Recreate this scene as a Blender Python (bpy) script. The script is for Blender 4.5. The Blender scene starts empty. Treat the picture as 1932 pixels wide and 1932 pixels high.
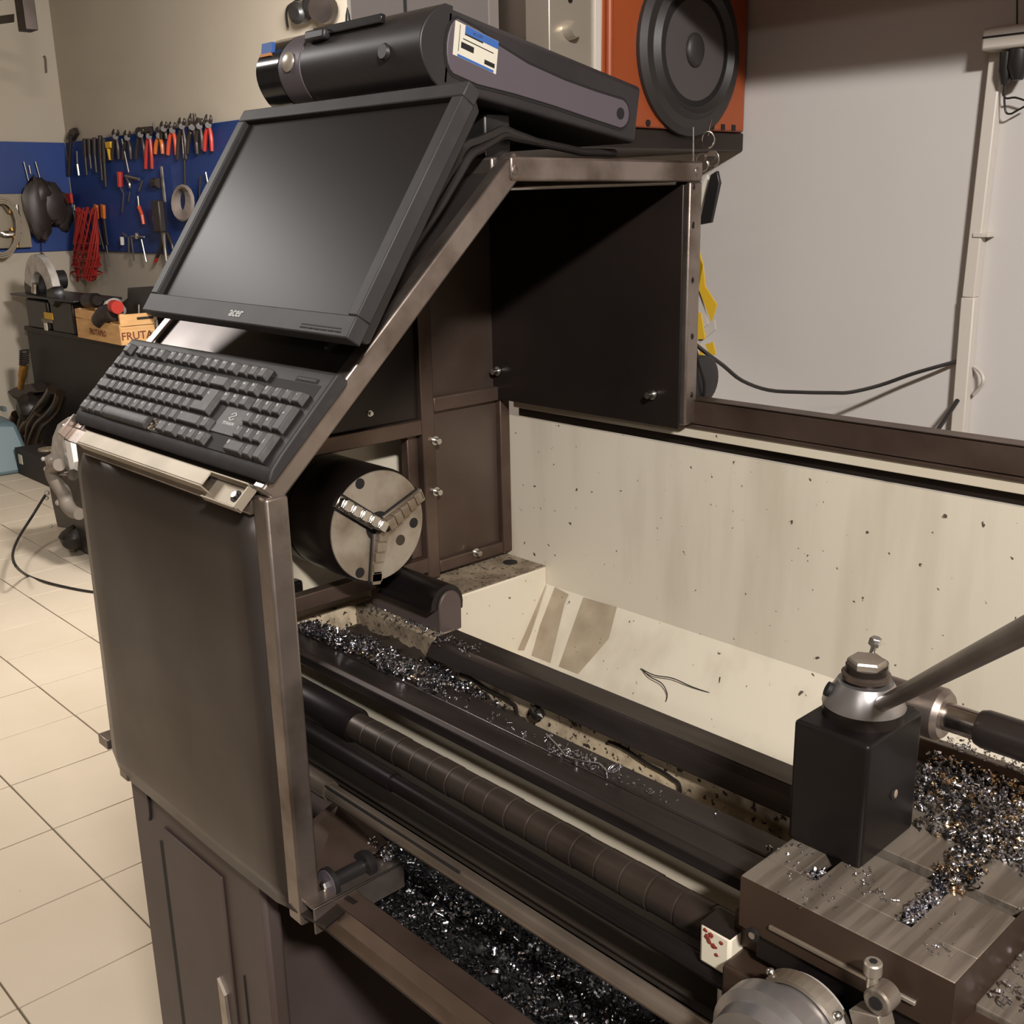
import bpy, bmesh, math, random
from mathutils import Vector, Matrix
random.seed(7)
SC = bpy.context.scene
COL = SC.collection
H = 1.65          # eye height; most heights below are written relative to the eye
# ------------------------------------------------------------------ camera
F_PX = 2036.8; PI_ = math.radians(15.989); RO = math.radians(1.163); YA = math.radians(43.127)
_F0 = Vector((-math.cos(YA), math.sin(YA), 0)); _R0 = Vector((math.sin(YA), math.cos(YA), 0)); _U = Vector((0, 0, 1))
FW = _F0*math.cos(PI_) - _U*math.sin(PI_)
DN = -(_F0*math.sin(PI_) + _U*math.cos(PI_))
CR = _R0*math.cos(RO) + DN*math.sin(RO)
CD = -_R0*math.sin(RO) + DN*math.cos(RO)
cam = bpy.data.cameras.new('camera'); camo = bpy.data.objects.new('camera', cam); COL.objects.link(camo)
cam.sensor_width = 36; cam.lens = F_PX/1932*36; cam.clip_start = 0.02; cam.clip_end = 60
camo.matrix_world = Matrix(((CR.x, -CD.x, -FW.x, 0), (CR.y, -CD.y, -FW.y, 0), (CR.z, -CD.z, -FW.z, H), (0, 0, 0, 1)))
SC.camera = camo
def at(px, py, ax, val):
    """world-metre point (z relative to the eye) of a photo pixel on a plane x/y/z = val"""
    r = CR*((px-966)/F_PX) + CD*((py-966)/F_PX) + FW
    return r*(val/r['XYZ'.index(ax)])
# ------------------------------------------------------------------ world, lamps, exposure
w = bpy.data.worlds.new('world'); SC.world = w; w.use_nodes = True
w.node_tree.nodes['Background'].inputs[0].default_value = (0.9, 0.85, 0.8, 1)
w.node_tree.nodes['Background'].inputs[1].default_value = 0.0
def area(name, loc, target, sx, sy, power, col):
    l = bpy.data.lights.new(name, 'AREA'); l.shape = 'RECTANGLE'; l.size = sx; l.size_y = sy; l.energy = power; l.color = col
    o = bpy.data.objects.new(name, l); COL.objects.link(o); o.location = loc
    o.rotation_euler = (Vector(target)-Vector(loc)).to_track_quat('-Z', 'Y').to_euler(); return o
WARM = (1.0, 0.96, 0.92)
area('lamp_over_lathe', (1.10, -0.36, 2.74), (-0.6, 1.0, 1.0), 0.30, 0.10, 95, WARM)
area('lamp_room_front', (-3.65, 0.05, 2.86), (-3.6, 0.1, 0.0), 0.9, 0.30, 58, WARM)
area('lamp_room_far', (-3.1, 2.15, 2.55), (-4.6, 3.3, 1.55), 0.5, 0.30, 135, WARM)
area('fill_behind_camera', (0.6, -2.6, 2.86), (0.3, -2.2, 0.0), 1.0, 0.30, 22, WARM)  # added fill light behind the camera, no known lamp there
SC.view_settings.view_transform = 'Standard'; SC.view_settings.look = 'None'
SC.view_settings.exposure = 0.0; SC.view_settings.gamma = 1.0; SC.view_settings.use_curve_mapping = False
# ------------------------------------------------------------------ materials
def s2l(c):
    return tuple((x/12.92 if x <= .04045 else ((x+.055)/1.055)**2.4) for x in [v/255 for v in c]) + (1,)
MATS = {}
def mat(name, col, rough=.5, metal=0., col2=None, nscale=8., nlo=.4, nhi=.65, stretch=None, specks=None, sscale=90., sth=.66,
        bump=0., bscale=40., rvar=0., emit=None, spec=None, coat=0., alpha=1.):
    m = bpy.data.materials.new(name); m.use_nodes = True; nt = m.node_tree; N = nt.nodes; L = nt.links
    b = N['Principled BSDF']; b.inputs['Base Color'].default_value = s2l(col)
    b.inputs['Roughness'].default_value = rough; b.inputs['Metallic'].default_value = metal
    if spec is not None: b.inputs['Specular IOR Level'].default_value = spec
    if coat: b.inputs['Coat Weight'].default_value = coat
    geo = N.new('ShaderNodeNewGeometry'); mp = N.new('ShaderNodeMapping'); L.new(geo.outputs['Position'], mp.inputs[0])
    if stretch: mp.inputs['Scale'].default_value = stretch
    src = None
    def noise(scale, det=4, vec=None):
        n = N.new('ShaderNodeTexNoise'); n.inputs['Scale'].default_value = scale; n.inputs['Detail'].default_value = det
        L.new(vec or mp.outputs[0], n.inputs[0]); return n
    def ramp(n, lo, hi):
        r = N.new('ShaderNodeValToRGB'); r.color_ramp.elements[0].position = lo; r.color_ramp.elements[1].position = hi
        L.new(n.outputs['Fac'], r.inputs[0]); return r
    def mix(fac, a, bcol):
        x = N.new('ShaderNodeMix'); x.data_type = 'RGBA'; L.new(fac, x.inputs[0])
        if a is None: x.inputs[6].default_value = s2l(col)
        else: L.new(a, x.inputs[6])
        x.inputs[7].default_value = s2l(bcol); return x.outputs[2]
    if col2: src = mix(ramp(noise(nscale, 6), nlo, nhi).outputs[0], src, col2)
    if specks:
        g2 = geo.outputs['Position']
        src = mix(ramp(noise(sscale, 3, g2), sth, sth+.03).outputs[0], src, specks)
    if src: L.new(src, b.inputs['Base Color'])
    if rvar:
        n = noise(nscale*1.7, 5); mr = N.new('ShaderNodeMapRange'); L.new(n.outputs['Fac'], mr.inputs[0])
        mr.inputs[3].default_value = max(.03, rough-rvar); mr.inputs[4].default_value = min(1, rough+rvar); L.new(mr.outputs[0], b.inputs['Roughness'])
    if bump:
        n = noise(bscale, 4); bp = N.new('ShaderNodeBump'); bp.inputs['Strength'].default_value = bump; bp.inputs['Distance'].default_value = .002
        L.new(n.outputs['Fac'], bp.inputs['Height']); L.new(bp.outputs[0], b.inputs['Normal'])
    if emit: b.inputs['Emission Color'].default_value = s2l(col); b.inputs['Emission Strength'].default_value = emit
    MATS[name] = m; return m
M = {}
M['steel_sheet'] = mat('steel_sheet', (98, 91, 88), .38, .8, (82, 73, 67), 5, .35, .7, rvar=.10, bump=.06, bscale=25)
M['steel_tube'] = mat('steel_tube', (150, 138, 130), .36, .85, (96, 82, 72), 14, .45, .75, rvar=.12, bump=.15, bscale=60)
M['steel_brown'] = mat('steel_brown', (112, 94, 84), .42, .7, (82, 66, 57), 9, .35, .7, rvar=.12, bump=.1)
M['steel_dark'] = mat('steel_dark', (62, 54, 50), .42, .7, (44, 37, 34), 6, .35, .7, rvar=.12)
M['part_sheet'] = mat('partition_sheet', (110, 96, 88), .45, .7, (92, 76, 66), 6, .35, .7, rvar=.1)
M['plate_dark'] = mat('plate_dark', (60, 50, 46), .3, .5, (42, 36, 34), 4, .3, .7, rvar=.08)
M['bright'] = mat('bright_steel', (205, 200, 194), .22, 1., (150, 142, 134), 30, .4, .7, rvar=.1)
M['zinc'] = mat('zinc_bolt', (215, 215, 210), .25, 1.)
M['ground'] = mat('ground_steel', (178, 168, 155), .4, .7, (134, 118, 100), 16, .4, .68, rvar=.12)
M['black_oxide'] = mat('black_oxide', (36, 31, 31), .36, .5, (28, 23, 22), 10, .4, .7, rvar=.08)
M['chuck_black'] = mat('chuck_black', (46, 38, 34), .34, .6, (34, 28, 25), 9, .4, .7, rvar=.06)
M['rail'] = mat('oiled_way', (84, 76, 74), .32, .75, (62, 54, 50), 5, .35, .7, (1, 8, 8), rvar=.1)
M['cross'] = mat('scraped_iron', (136, 125, 113), .45, .5, (108, 97, 86), 85, .42, .58, (1, .07, 1), rvar=.06, bump=.1, bscale=60)
M['cross_brown'] = mat('oily_iron', (80, 64, 53), .42, .5, (62, 47, 37), 7, .35, .7, rvar=.1)
M['screw'] = mat('lead_screw_cover', (76, 66, 59), .4, .6, (52, 43, 37), 9, .35, .7, rvar=.12)
M['olive'] = mat('dark_casting', (58, 50, 42), .5, .1, (46, 38, 33), 8, .35, .7)
M['cream'] = mat('cream_paint', (216, 206, 186), .45, 0, (198, 186, 164), 3.5, .4, .75, specks=(104, 90, 74), sscale=110, sth=.705)
M['cream_streak'] = mat('cream_paint_streaked', (216, 206, 187), .48, 0, (192, 180, 160), 9, .5, .8, (1.6, 1.6, .22), specks=(88, 78, 66), sscale=85, sth=.70)
M['cream_dirty'] = mat('cream_paint_dirty', (196, 178, 150), .6, 0, (112, 96, 78), 26, .46, .68, specks=(54, 44, 38), sscale=120, sth=.6, bump=.5, bscale=90)
M['dust'] = mat('oily_dust', (150, 134, 112), .8, 0, (104, 90, 74), 34, .35, .7, specks=(66, 56, 46), sscale=150, sth=.6, bump=.5, bscale=120)
M['red_paint'] = mat('red_paint_flake', (128, 52, 40), .5)
M['blackp'] = mat('black_plastic', (34, 32, 32), .38, 0, (29, 27, 27), 20, .4, .7)
M['monitor'] = mat('monitor_bezel', (50, 48, 48), .58, 0, (44, 42, 43), 30, .4, .6)
M['screen'] = mat('screen_glass', (32, 29, 28), .38, 0, spec=.07)
M['keycap'] = mat('keycap_plastic', (62, 59, 58), .55, 0, (78, 74, 71), 120, .45, .75)
M['kbody'] = mat('keyboard_plastic', (42, 39, 39), .6, 0, (54, 50, 50), 60, .5, .8)
M['legend'] = mat('legend_print', (190, 190, 188), .6)
M['pcdark'] = mat('computer_case', (44, 40, 41), .45, 0, (38, 35, 36), 10, .4, .6)
M['pcgrey'] = mat('computer_side_trim', (84, 76, 82), .5)
M['pcgloss'] = mat('computer_gloss_black', (26, 26, 28), .16)
M['groove'] = mat('dark_groove', (20, 17, 17), .7)
M['label'] = mat('label_paper', (206, 200, 184), .6)
M['blue'] = mat('label_blue', (52, 92, 160), .6)
M['orangep'] = mat('label_orange', (190, 120, 60), .6)
M['silver'] = mat('silver_plastic', (190, 180, 165), .3, .6)
M['wall'] = mat('painted_wall', (178, 168, 152), .85, 0, (170, 159, 143), 1.2, .3, .7, bump=.08, bscale=120)
M['wallw'] = mat('white_painted_wall', (196, 190, 186), .8, 0, (190, 184, 178), 2., .3, .7, bump=.06, bscale=120)
M['ceiling'] = mat('ceiling_paint', (150, 138, 122), .9)
M['tile'] = mat('beige_tile', (204, 190, 170), .42, 0, (198, 184, 162), 3., .35, .7, specks=(150, 134, 110), sscale=38, sth=.76)
M['grout'] = mat('grout', (98, 84, 68), .9)
M['wood_or'] = mat('orange_plywood', (158, 78, 40), .42, 0, (140, 64, 32), 4, .3, .7, (1, 1, .3))
M['rubber'] = mat('woofer_rubber', (46, 42, 40), .5)
M['cone'] = mat('woofer_cone', (74, 68, 66), .7)
M['cable'] = mat('black_cable', (34, 30, 28), .45)
M['conduit'] = mat('white_conduit', (198, 190, 180), .5)
M['pedestal'] = mat('pedestal_paint', (92, 80, 78), .5, .2, (82, 68, 62), 5, .3, .7, rvar=.05)
M['navy'] = mat('navy_plastic', (20, 23, 44), .55)
M['pegblue'] = mat('pegboard_blue', (32, 62, 128), .5, .1, (26, 50, 104), 2, .3, .7)
M['tooldark'] = mat('tool_dark', (54, 46, 42), .45, .3)
M['toolsteel'] = mat('tool_steel', (150, 144, 136), .3, .9)
M['red'] = mat('tool_red', (168, 44, 34), .45)
M['redor'] = mat('tool_orange_red', (196, 74, 44), .45)
M['yellow'] = mat('yellow_web', (214, 172, 40), .6)
M['strapw'] = mat('white_web', (190, 184, 176), .7)
M['chisel'] = mat('orange_handle', (190, 100, 36), .4)
M['net'] = mat('red_net', (150, 34, 28), .6)
M['crate'] = mat('crate_wood', (214, 168, 112), .7, 0, (198, 150, 96), 9, .35, .7, (1, 1, 5))
M['ink'] = mat('brown_ink', (110, 54, 34), .7)
M['greycord'] = mat('grey_cord', (128, 116, 108), .7)
M['alu'] = mat('cast_aluminium', (190, 184, 178), .4, .25, (158, 150, 142), 20, .4, .7)
M['pale'] = mat('machined_face', (232, 229, 224), .4, .1)
M['hosem'] = mat('grey_hose', (118, 108, 98), .5)
M['grease'] = mat('greasy_black', (36, 32, 29), .4, .3, (48, 40, 34), 30, .4, .7, bump=.4, bscale=60)
M['manifold'] = mat('manifold_metal', (70, 58, 48), .28, .8)
M['brass'] = mat('brassy', (176, 130, 62), .35, .8)
M['bagp'] = mat('teal_plastic_bag', (92, 112, 118), .45)
M['clearbag'] = mat('clear_bag', (150, 138, 120), .25, .2)
M['benchblk'] = mat('bench_black', (34, 28, 25), .6)
M['yel2'] = mat('yellow_tape', (206, 160, 40), .5)
M['chip'] = mat('steel_swarf', (215, 215, 222), .2, 1.)
M['chipd'] = mat('dark_swarf', (58, 56, 57), .38, .8)
M['chipg'] = mat('golden_swarf', (232, 206, 168), .2, 1.)
M['swarfbed'] = mat('swarf_bed', (46, 44, 44), .5, .4, (28, 26, 26), 60, .4, .6, bump=1., bscale=200)
M['rodm'] = mat('rod_steel', (128, 116, 104), .32, .6, (96, 86, 76), 9, .35, .7, rvar=.1)
M['chan'] = mat('channel_steel', (168, 156, 138), .5, .45, (146, 134, 116), 14, .4, .7)
M['leverm'] = mat('lever_steel', (158, 150, 145), .34, .65, (132, 124, 118), 20, .4, .7)
M['greycab'] = mat('grey_cabinet_paint', (122, 114, 110), .6)
M['void'] = mat('underside_void_shade', (27, 23, 21), .6)  # near-black colour that paints in the shade under the bed
M['tape'] = mat('glue_residue', (172, 157, 134), .7, 0, (152, 136, 114), 22, .35, .7, specks=(96, 82, 66), sscale=160, sth=.7)
M['dial'] = mat('dial_satin', (176, 172, 172), .32, .85, (150, 144, 142), 20, .4, .7)
# ------------------------------------------------------------------ mesh helpers
ROOTM = {}
class MB:
    def __init__(s): s.v = []; s.f = []
    def add(s, vs, fs):
        o = len(s.v); s.v += [Vector(v) for v in vs]; s.f += [tuple(i+o for i in f) for f in fs]; return s
    def hexa(s, p):   # 8 points: bottom 4 ccw, top 4 ccw
        return s.add(p, [(3, 2, 1, 0), (4, 5, 6, 7), (0, 1, 5, 4), (1, 2, 6, 5), (2, 3, 7, 6), (3, 0, 4, 7)])
    def box(s, x0, x1, y0, y1, z0, z1):
        x0, x1 = sorted((x0, x1)); y0, y1 = sorted((y0, y1)); z0, z1 = sorted((z0, z1))
        return s.hexa([(x0, y0, z0), (x1, y0, z0), (x1, y1, z0), (x0, y1, z0), (x0, y0, z1), (x1, y0, z1), (x1, y1, z1), (x0, y1, z1)])
    def taper(s, x0, x1, y0, y1, z0, z1, ix, iy):
        return s.hexa([(x0, y0, z0), (x1, y0, z0), (x1, y1, z0), (x0, y1, z0), (x0+ix, y0+iy, z1), (x1-ix, y0+iy, z1), (x1-ix, y1-iy, z1), (x0+ix, y1-iy, z1)])
    def beam(s, p0, p1, wd, ht, up=(0, 0, 1)):
        p0 = Vector(p0); p1 = Vector(p1); d = (p1-p0).normalized(); a = d.cross(Vector(up)).normalized(); b = a.cross(d)
        a *= wd/2; b *= ht/2
        return s.hexa([p0-a-b, p0+a-b, p0+a+b, p0-a+b, p1-a-b, p1+a-b, p1+a+b, p1-a+b])
    def prism(s, pts, off):
        n = len(pts); pts = [Vector(p) for p in pts]; off = Vector(off)
        return s.add(pts+[p+off for p in pts], [tuple(range(n-1, -1, -1)), tuple(range(n, 2*n))]+[(i, (i+1) % n, n+(i+1) % n, n+i) for i in range(n)])
    def prx(s, yz, x0, x1): return s.prism([(x0, y, z) for y, z in yz], (x1-x0, 0, 0))
    def cyl(s, p0, p1, r0, r1=None, n=16, prof=None):
        r1 = r0 if r1 is None else r1
        return s.rev(p0, p1, [(0, r0), (1, r1)], n)
    def rev(s, p0, p1, prof, n=20):
        """revolve (t, r) pairs; t from 0 to 1 along p0-p1"""
        p0 = Vector(p0); p1 = Vector(p1); d = p1-p0; q = d.normalized()
        a = q.cross(Vector((0, 0, 1)) if abs(q.z) < .9 else Vector((1, 0, 0))).normalized(); b = q.cross(a)
        vs = []; fs = []
        for t, r in prof:
            c = p0+d*t
            for k in range(n):
                an = 2*math.pi*k/n; vs.append(c+a*(r*math.cos(an))+b*(r*math.sin(an)))
        for i in range(len(prof)-1):
            for k in range(n):
                fs.append((i*n+k, i*n+(k+1) % n, (i+1)*n+(k+1) % n, (i+1)*n+k))
        fs.append(tuple(range(n-1, -1, -1))); m = (len(prof)-1)*n; fs.append(tuple(range(m, m+n)))
        return s.add(vs, fs)
    def tube(s, path, r, n=6, closed=False, flat=None, sub=None):
        P = [Vector(p) for p in path]; vs = []; fs = []; L = len(P); pa = None
        if sub is None: sub = 4 if (L > 2 and L < 30 and not closed and n > 5) else 1
        if sub > 1:      # Catmull-Rom
            Q = []; rq = []
            for i in range(L-1):
                a, b_, c, d = P[max(i-1, 0)], P[i], P[i+1], P[min(i+2, L-1)]
                for k in range(sub):
                    t = k/sub; Q.append(.5*((2*b_)+(c-a)*t+(2*a-5*b_+4*c-d)*t*t+(3*b_-a-3*c+d)*t**3))
                    if isinstance(r, (list, tuple)): rq.append(r[i]*(1-t)+r[i+1]*t)
            Q.append(P[-1]); P = Q; L = len(P)
            if isinstance(r, (list, tuple)): r = rq+[r[-1]]
        for i, p in enumerate(P):
            d = (P[(i+1) % L if closed else min(i+1, L-1)]-P[(i-1) % L if closed else max(i-1, 0)])
            d = d.normalized() if d.length > 1e-9 else Vector((1, 0, 0))
            if pa is None: pa = d.cross(Vector((0, 0, 1)) if abs(d.z) < .9 else Vector((1, 0, 0)))
            pa = (pa-d*pa.dot(d)); pa = pa.normalized() if pa.length > 1e-6 else d.orthogonal().normalized()
            b = d.cross(pa); rr = r[i] if isinstance(r, (list, tuple)) else r
            for k in range(n):
                an = 2*math.pi*k/n; vs.append(p+pa*(rr*math.cos(an))+b*(rr*math.sin(an)*(flat or 1)))
        for i in range(L if closed else L-1):
            j = (i+1) % L
            for k in range(n): fs.append((i*n+k, i*n+(k+1) % n, j*n+(k+1) % n, j*n+k))
        if not closed: fs.append(tuple(range(n-1, -1, -1))); fs.append(tuple(range((L-1)*n, L*n)))
        return s.add(vs, fs)
    def ball(s, c, rx, ry=None, rz=None, n=12, m=7, jit=0):
        ry = ry or rx; rz = rz or rx; c = Vector(c); vs = []; fs = []
        for i in range(m+1):
            th = math.pi*i/m
            for k in range(n):
                an = 2*math.pi*k/n; j = 1+random.uniform(-jit, jit)
                vs.append(c+Vector((rx*math.sin(th)*math.cos(an), ry*math.sin(th)*math.sin(an), rz*math.cos(th)))*j)
        for i in range(m):
            for k in range(n): fs.append((i*n+k, (i+1)*n+k, (i+1)*n+(k+1) % n, i*n+(k+1) % n))
        return s.add(vs, fs)
    def xf(s, Mx):
        s.v = [Mx @ v for v in s.v]; return s
    def build(s, name, m, parent=None, bevel=0., smooth=True, local=False, label=None, seg=2, kind=None, tri=False):
        me = bpy.data.meshes.new(name)
        vs = s.v
        if not local:
            vs = [v+Vector((0, 0, H)) for v in vs]
            if parent is not None:
                inv = ROOTM[parent.name]; vs = [inv @ v for v in vs]
        me.from_pydata([tuple(v) for v in vs], [], s.f); me.validate(); me.update()
        bm = bmesh.new(); bm.from_mesh(me); bmesh.ops.recalc_face_normals(bm, faces=bm.faces); bm.to_mesh(me); bm.free()
        if smooth: me.shade_smooth(); me.set_sharp_from_angle(angle=math.radians(35))
        me.materials.append(m if not isinstance(m, str) else M[m])
        o = bpy.data.objects.new(name, me); COL.objects.link(o)
        if parent is not None: o.parent = parent; ROOTM[o.name] = ROOTM[parent.name]
        else: ROOTM[o.name] = Matrix.Identity(4)
        if bevel:
            bv = o.modifiers.new('bevel', 'BEVEL'); bv.width = bevel; bv.segments = seg; bv.limit_method = 'ANGLE'; bv.angle_limit = math.radians(40)
        if label: o['label'] = label
        if kind: o['kind'] = kind
        return o
def thing(name, label, cat, loc=(0, 0, 0), rot=None, group=None):
    o = bpy.data.objects.new(name, None); COL.objects.link(o); o.empty_display_size = .05
    Mx = Matrix.Translation(Vector(loc)+Vector((0, 0, H)))
    if rot: Mx = Mx @ rot.to_4x4()
    o.matrix_world = Mx; ROOTM[o.name] = Mx.inverted()
    o['label'] = label; o['category'] = cat
    if group: o['group'] = group
    return o
def tag(o, label, cat, group=None, kind=None):
    o['label'] = label; o['category'] = cat
    if group: o['group'] = group
    if kind: o['kind'] = kind
    return o
def solo(mb, name, m, label, cat, group=None, kind=None, **k):
    """a thing that is one mesh, its origin moved to its base"""
    lo = Vector((min(v.x for v in mb.v), min(v.y for v in mb.v), min(v.z for v in mb.v))); hi = Vector((max(v.x for v in mb.v), max(v.y for v in mb.v), 0))
    base = Vector(((lo.x+hi.x)/2, (lo.y+hi.y)/2, lo.z))
    mb.v = [v-base for v in mb.v]
    o = mb.build(name, m, local=True, **k); o.location = base+Vector((0, 0, H)); return tag(o, label, cat, group, kind)
def text(s_, size, loc, rot, name, m, parent, depth=.0003, bold=0.):
    cu = bpy.data.curves.new('t', 'FONT'); cu.body = s_; cu.size = size; cu.extrude = depth; cu.align_x = 'CENTER'; cu.align_y = 'CENTER'; cu.resolution_u = 2; cu.offset = bold
    o = bpy.data.objects.new('t', cu); COL.objects.link(o)
    dg = bpy.context.evaluated_depsgraph_get(); me = bpy.data.meshes.new_from_object(o.evaluated_get(dg)); bpy.data.objects.remove(o)
    Mx = Matrix.Translation(loc) @ rot.to_4x4(); me.transform(Mx)
    me.materials.clear(); me.materials.append(M[m])
    q = bpy.data.objects.new(name, me); COL.objects.link(q); q.parent = parent; ROOTM[q.name] = Matrix.Identity(4); return q
def RX(d): return Matrix.Rotation(math.radians(d), 3, 'X')
def RY(d): return Matrix.Rotation(math.radians(d), 3, 'Y')
def RZ(d): return Matrix.Rotation(math.radians(d), 3, 'Z')
def struct(mb, name, m, parent=None, **k):
    return mb.build(name, m, parent, kind='structure' if parent is None else None, **k)
# ================================================================== ROOM
YN = 1.65; YF = 3.30; XS = -2.3; XL = at(150, 463, 'Y', YF).x; ZC = 1.42; ZF = -1.65
struct(MB().box(XL-.15, 2.6, -3.6, YF+.2, ZF-.12, ZF-.004), 'floor', 'grout', smooth=False); FLOOR = bpy.data.objects['floor']
struct(MB().box(XL-.15, 2.6, -3.6, YF+.2, ZC, ZC+.1), 'ceiling', 'ceiling', smooth=False)
struct(MB().box(XL-.15, XL, -3.6, YF+.2, ZF, ZC), 'wall_left', 'wall', smooth=False)
struct(MB().box(XL, XS, YF, YF+.2, ZF, ZC), 'wall_far', 'wall', smooth=False)
struct(MB().box(XS, 2.6, YN, YF+.2, ZF, ZC), 'wall_back', 'wallw', smooth=False)
struct(MB().box(2.5, 2.6, -3.6, YN, ZF, ZC), 'wall_right', 'wall', smooth=False)
struct(MB().box(XL, 2.5, -3.7, -3.6, ZF, ZC), 'wall_front', 'wall', smooth=False)
# floor tiles, one by one where they can be told apart
T = .328; TX0 = -2.494; TY0 = .868
tme = None; rest = MB()
for i in range(-18, 4):
    for j in range(-7, 8):
        x = TX0+i*T; y = TY0+j*T
        if x+T > XS and y+T > YN: continue
        if x < XL or y+T > YF+.02: continue
        near = (-18 <= i <= 1) and (-4 <= j <= 6) and (y > -.35*(-x-1.0)*.4-.6)
        if not near:
            rest.box(x+.0022, x+T-.0022, y+.0022, y+T-.0022, ZF-.008, ZF); continue
        if tme is None:
            o = MB().box(.0022, T-.0022, .0022, T-.0022, -.008, 0).build('tile', 'tile', local=True, bevel=.0012, seg=1); tme = o.data
            o.parent = FLOOR
        else:
            o = bpy.data.objects.new('tile', tme); COL.objects.link(o); o.parent = FLOOR
            bv = o.modifiers.new('bevel', 'BEVEL'); bv.width = .0012; bv.segments = 1
        o.location = (x, y, H+ZF+random.uniform(-.0006, .0006))
rest.build('tile', 'tile', FLOOR, kind='stuff', smooth=False)
# ================================================================== LATHE
XR = .75   # right end of the bed, outside the frame
lathe = thing('lathe', 'metal lathe with three jaw chuck, oily bed rails and cream headstock', 'lathe', (-.4, .85, ZF))
MB().prx([(.7385, -.604), (.744, -.5985), (.776, -.5985), (.778, -.603), (.780, -.5985), (.814, -.5985), (.814, -.665), (.766, -.665), (.766, -.632), (.7385, -.617)], -1.32, XR).build('front_rail', 'rail', lathe, bevel=.0012)
MB().prx([(.947, -.600), (.9085, -.600), (.9065, -.603), (.898, -.607), (.889, -.625), (.908, -.636), (.947, -.640)], -1.135, XR).build('rear_rail', 'rail', lathe, bevel=.0012)
MB().prx([(.764, -.632), (.775, -.632), (.775, -.70), (.764, -.70)], -1.34, XR).build('front_web', 'cream', lathe)
MB().prx([(.906, -.612), (.94, -.612), (.94, -.76), (.906, -.76)], -1.34, XR).build('rear_web', 'cream_dirty', lathe)
b = MB()
nx = 90
for side in range(1):   # uneven grimy bottom of the bed trough
    vs = []; fs = []
    ny = 7
    for i in range(nx+1):
        for j in range(ny+1):
            x = -1.34+(XR+1.34)*i/nx; y = .775+(.131)*j/ny
            vs.append((x, y, -.700+.018*(j/ny)**2+random.uniform(-.004, .004)+.006*math.sin(x*17)))
    for i in range(nx):
        for j in range(ny):
            a = i*(ny+1)+j; fs.append((a, a+1, a+ny+2, a+ny+1))
    b.add(vs, fs)
b.build('bed_trough', 'cream_dirty', lathe)
# crusty cast ribs along the inner rear web
b = MB()
for (x0, x1, z0, z1) in ((-1.08, -.965, -.640, -.652), (-.80, -.69, -.642, -.656)):
    pts = []
    for k in range(13):
        t = k/12; pts.append((x0+(x1-x0)*t, .904, z0+(z1-z0)*t**2+.0015*math.sin(9*t)))
    b.tube(pts+[(x1+.004, .902, z1-.012)], .0024, 6)
b.build('casting_rib', 'grease', lathe)
MB().prx([(.676, -.700), (.775, -.700), (.775, -.712), (.676, -.712)], -1.34, XR).box(-1.34, XR, .672, .698, -.7, -.6965).build('bed_flange', 'olive', lathe, bevel=.001)
MB().box(-1.34, XR, .735, .95, -.84, -.712).build('bed_base', 'void', lathe, smooth=False)  # dark filler, its colour stands in for the shaded void below the bed
# headstock
MB().box(-1.46, -1.345, .70, 1.14, -.62, -.25).build('headstock', 'cream', lathe, bevel=.012, seg=3)
MB().box(-1.46, -1.33, .765, .945, -.76, -.60).build('headstock_foot', 'cream_dirty', lathe, bevel=.004)
MB().box(-1.3446, -1.325, at(525, 1100, 'X', -1.335).y, at(566, 1100, 'X', -1.335).y, -.575, -.535).build('rubber_stop', 'black_oxide', lathe, bevel=.004)
# chuck
CX, CY, CZ = -1.19, .856, -.433; R = .083
ch = MB().rev((-1.345, CY, CZ), (CX, CY, CZ), [(0, .055), (.04, .078), (.10, R), (.30, R), (.305, R-.0025), (.33, R-.0025), (.335, R), (.96, R), (1.0, R-.003)], 56).build('chuck', 'chuck_black', lathe)
face = MB()
n = 64   # face ring with bore
vs = []; fs = []
for k in range(n):
    a = 2*math.pi*k/n
    for r_, x_ in ((R-.0032, .0), (R-.004, .0012), (.021, .0012), (.021, -.05)): vs.append((CX+x_, CY+r_*math.cos(a), CZ+r_*math.sin(a)))
for k in range(n):
    for q in range(3): a = k*4+q; b_ = ((k+1) % n)*4+q; fs.append((a, b_, b_+1, a+1))
face.add(vs, fs); face.build('chuck_face', 'ground', ch)
MB().cyl((CX+.0002, CY, CZ), (CX+.0014, CY, CZ), .0215, n=28).build('bore', 'groove', ch)
def dirv(deg): a = math.radians(deg); return Vector((0, math.cos(a), math.sin(a)))
for jd in (143, 22, -98):      # jaws, angle in the y-z plane seen from +x (y right, z up)
    d = dirv(jd); t = Vector((0, -d.z, d.y)); c0 = Vector((CX, CY, CZ))
    # slot
    sl = MB()
    def bl(r0, r1, hw, x0, x1):
        P = [c0+d*r0-t*hw, c0+d*r1-t*hw, c0+d*r1+t*hw, c0+d*r0+t*hw]
        return [p+Vector((x0, 0, 0)) for p in P]+[p+Vector((x1, 0, 0)) for p in P]
    sl.hexa(bl(.012, R-.0015, .0125, -.004, .0016)); so = sl.build('jaw_slot', 'groove', ch)
    j = MB(); hw = .0095
    ext = .010 if jd != -98 else .0
    x1 = .030 if jd == 143 else (.020 if jd == 22 else .016)
    j.hexa(bl(.010, R-.004+ext*.6, hw, -.002, .006))
    steps = 5
    for k in range(steps):   # stepped gripping teeth
        r0 = .006+k*.0155; j.hexa(bl(r0, r0+.0125, hw-.0015, .006, x1-.0028*k)); j.hexa(bl(r0+.0125, r0+.0155, hw-.003, .006, x1-.004-.0028*k))
    j.build('jaw', 'bright' if jd == 143 else 'ground', ch, bevel=.0012)
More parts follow.
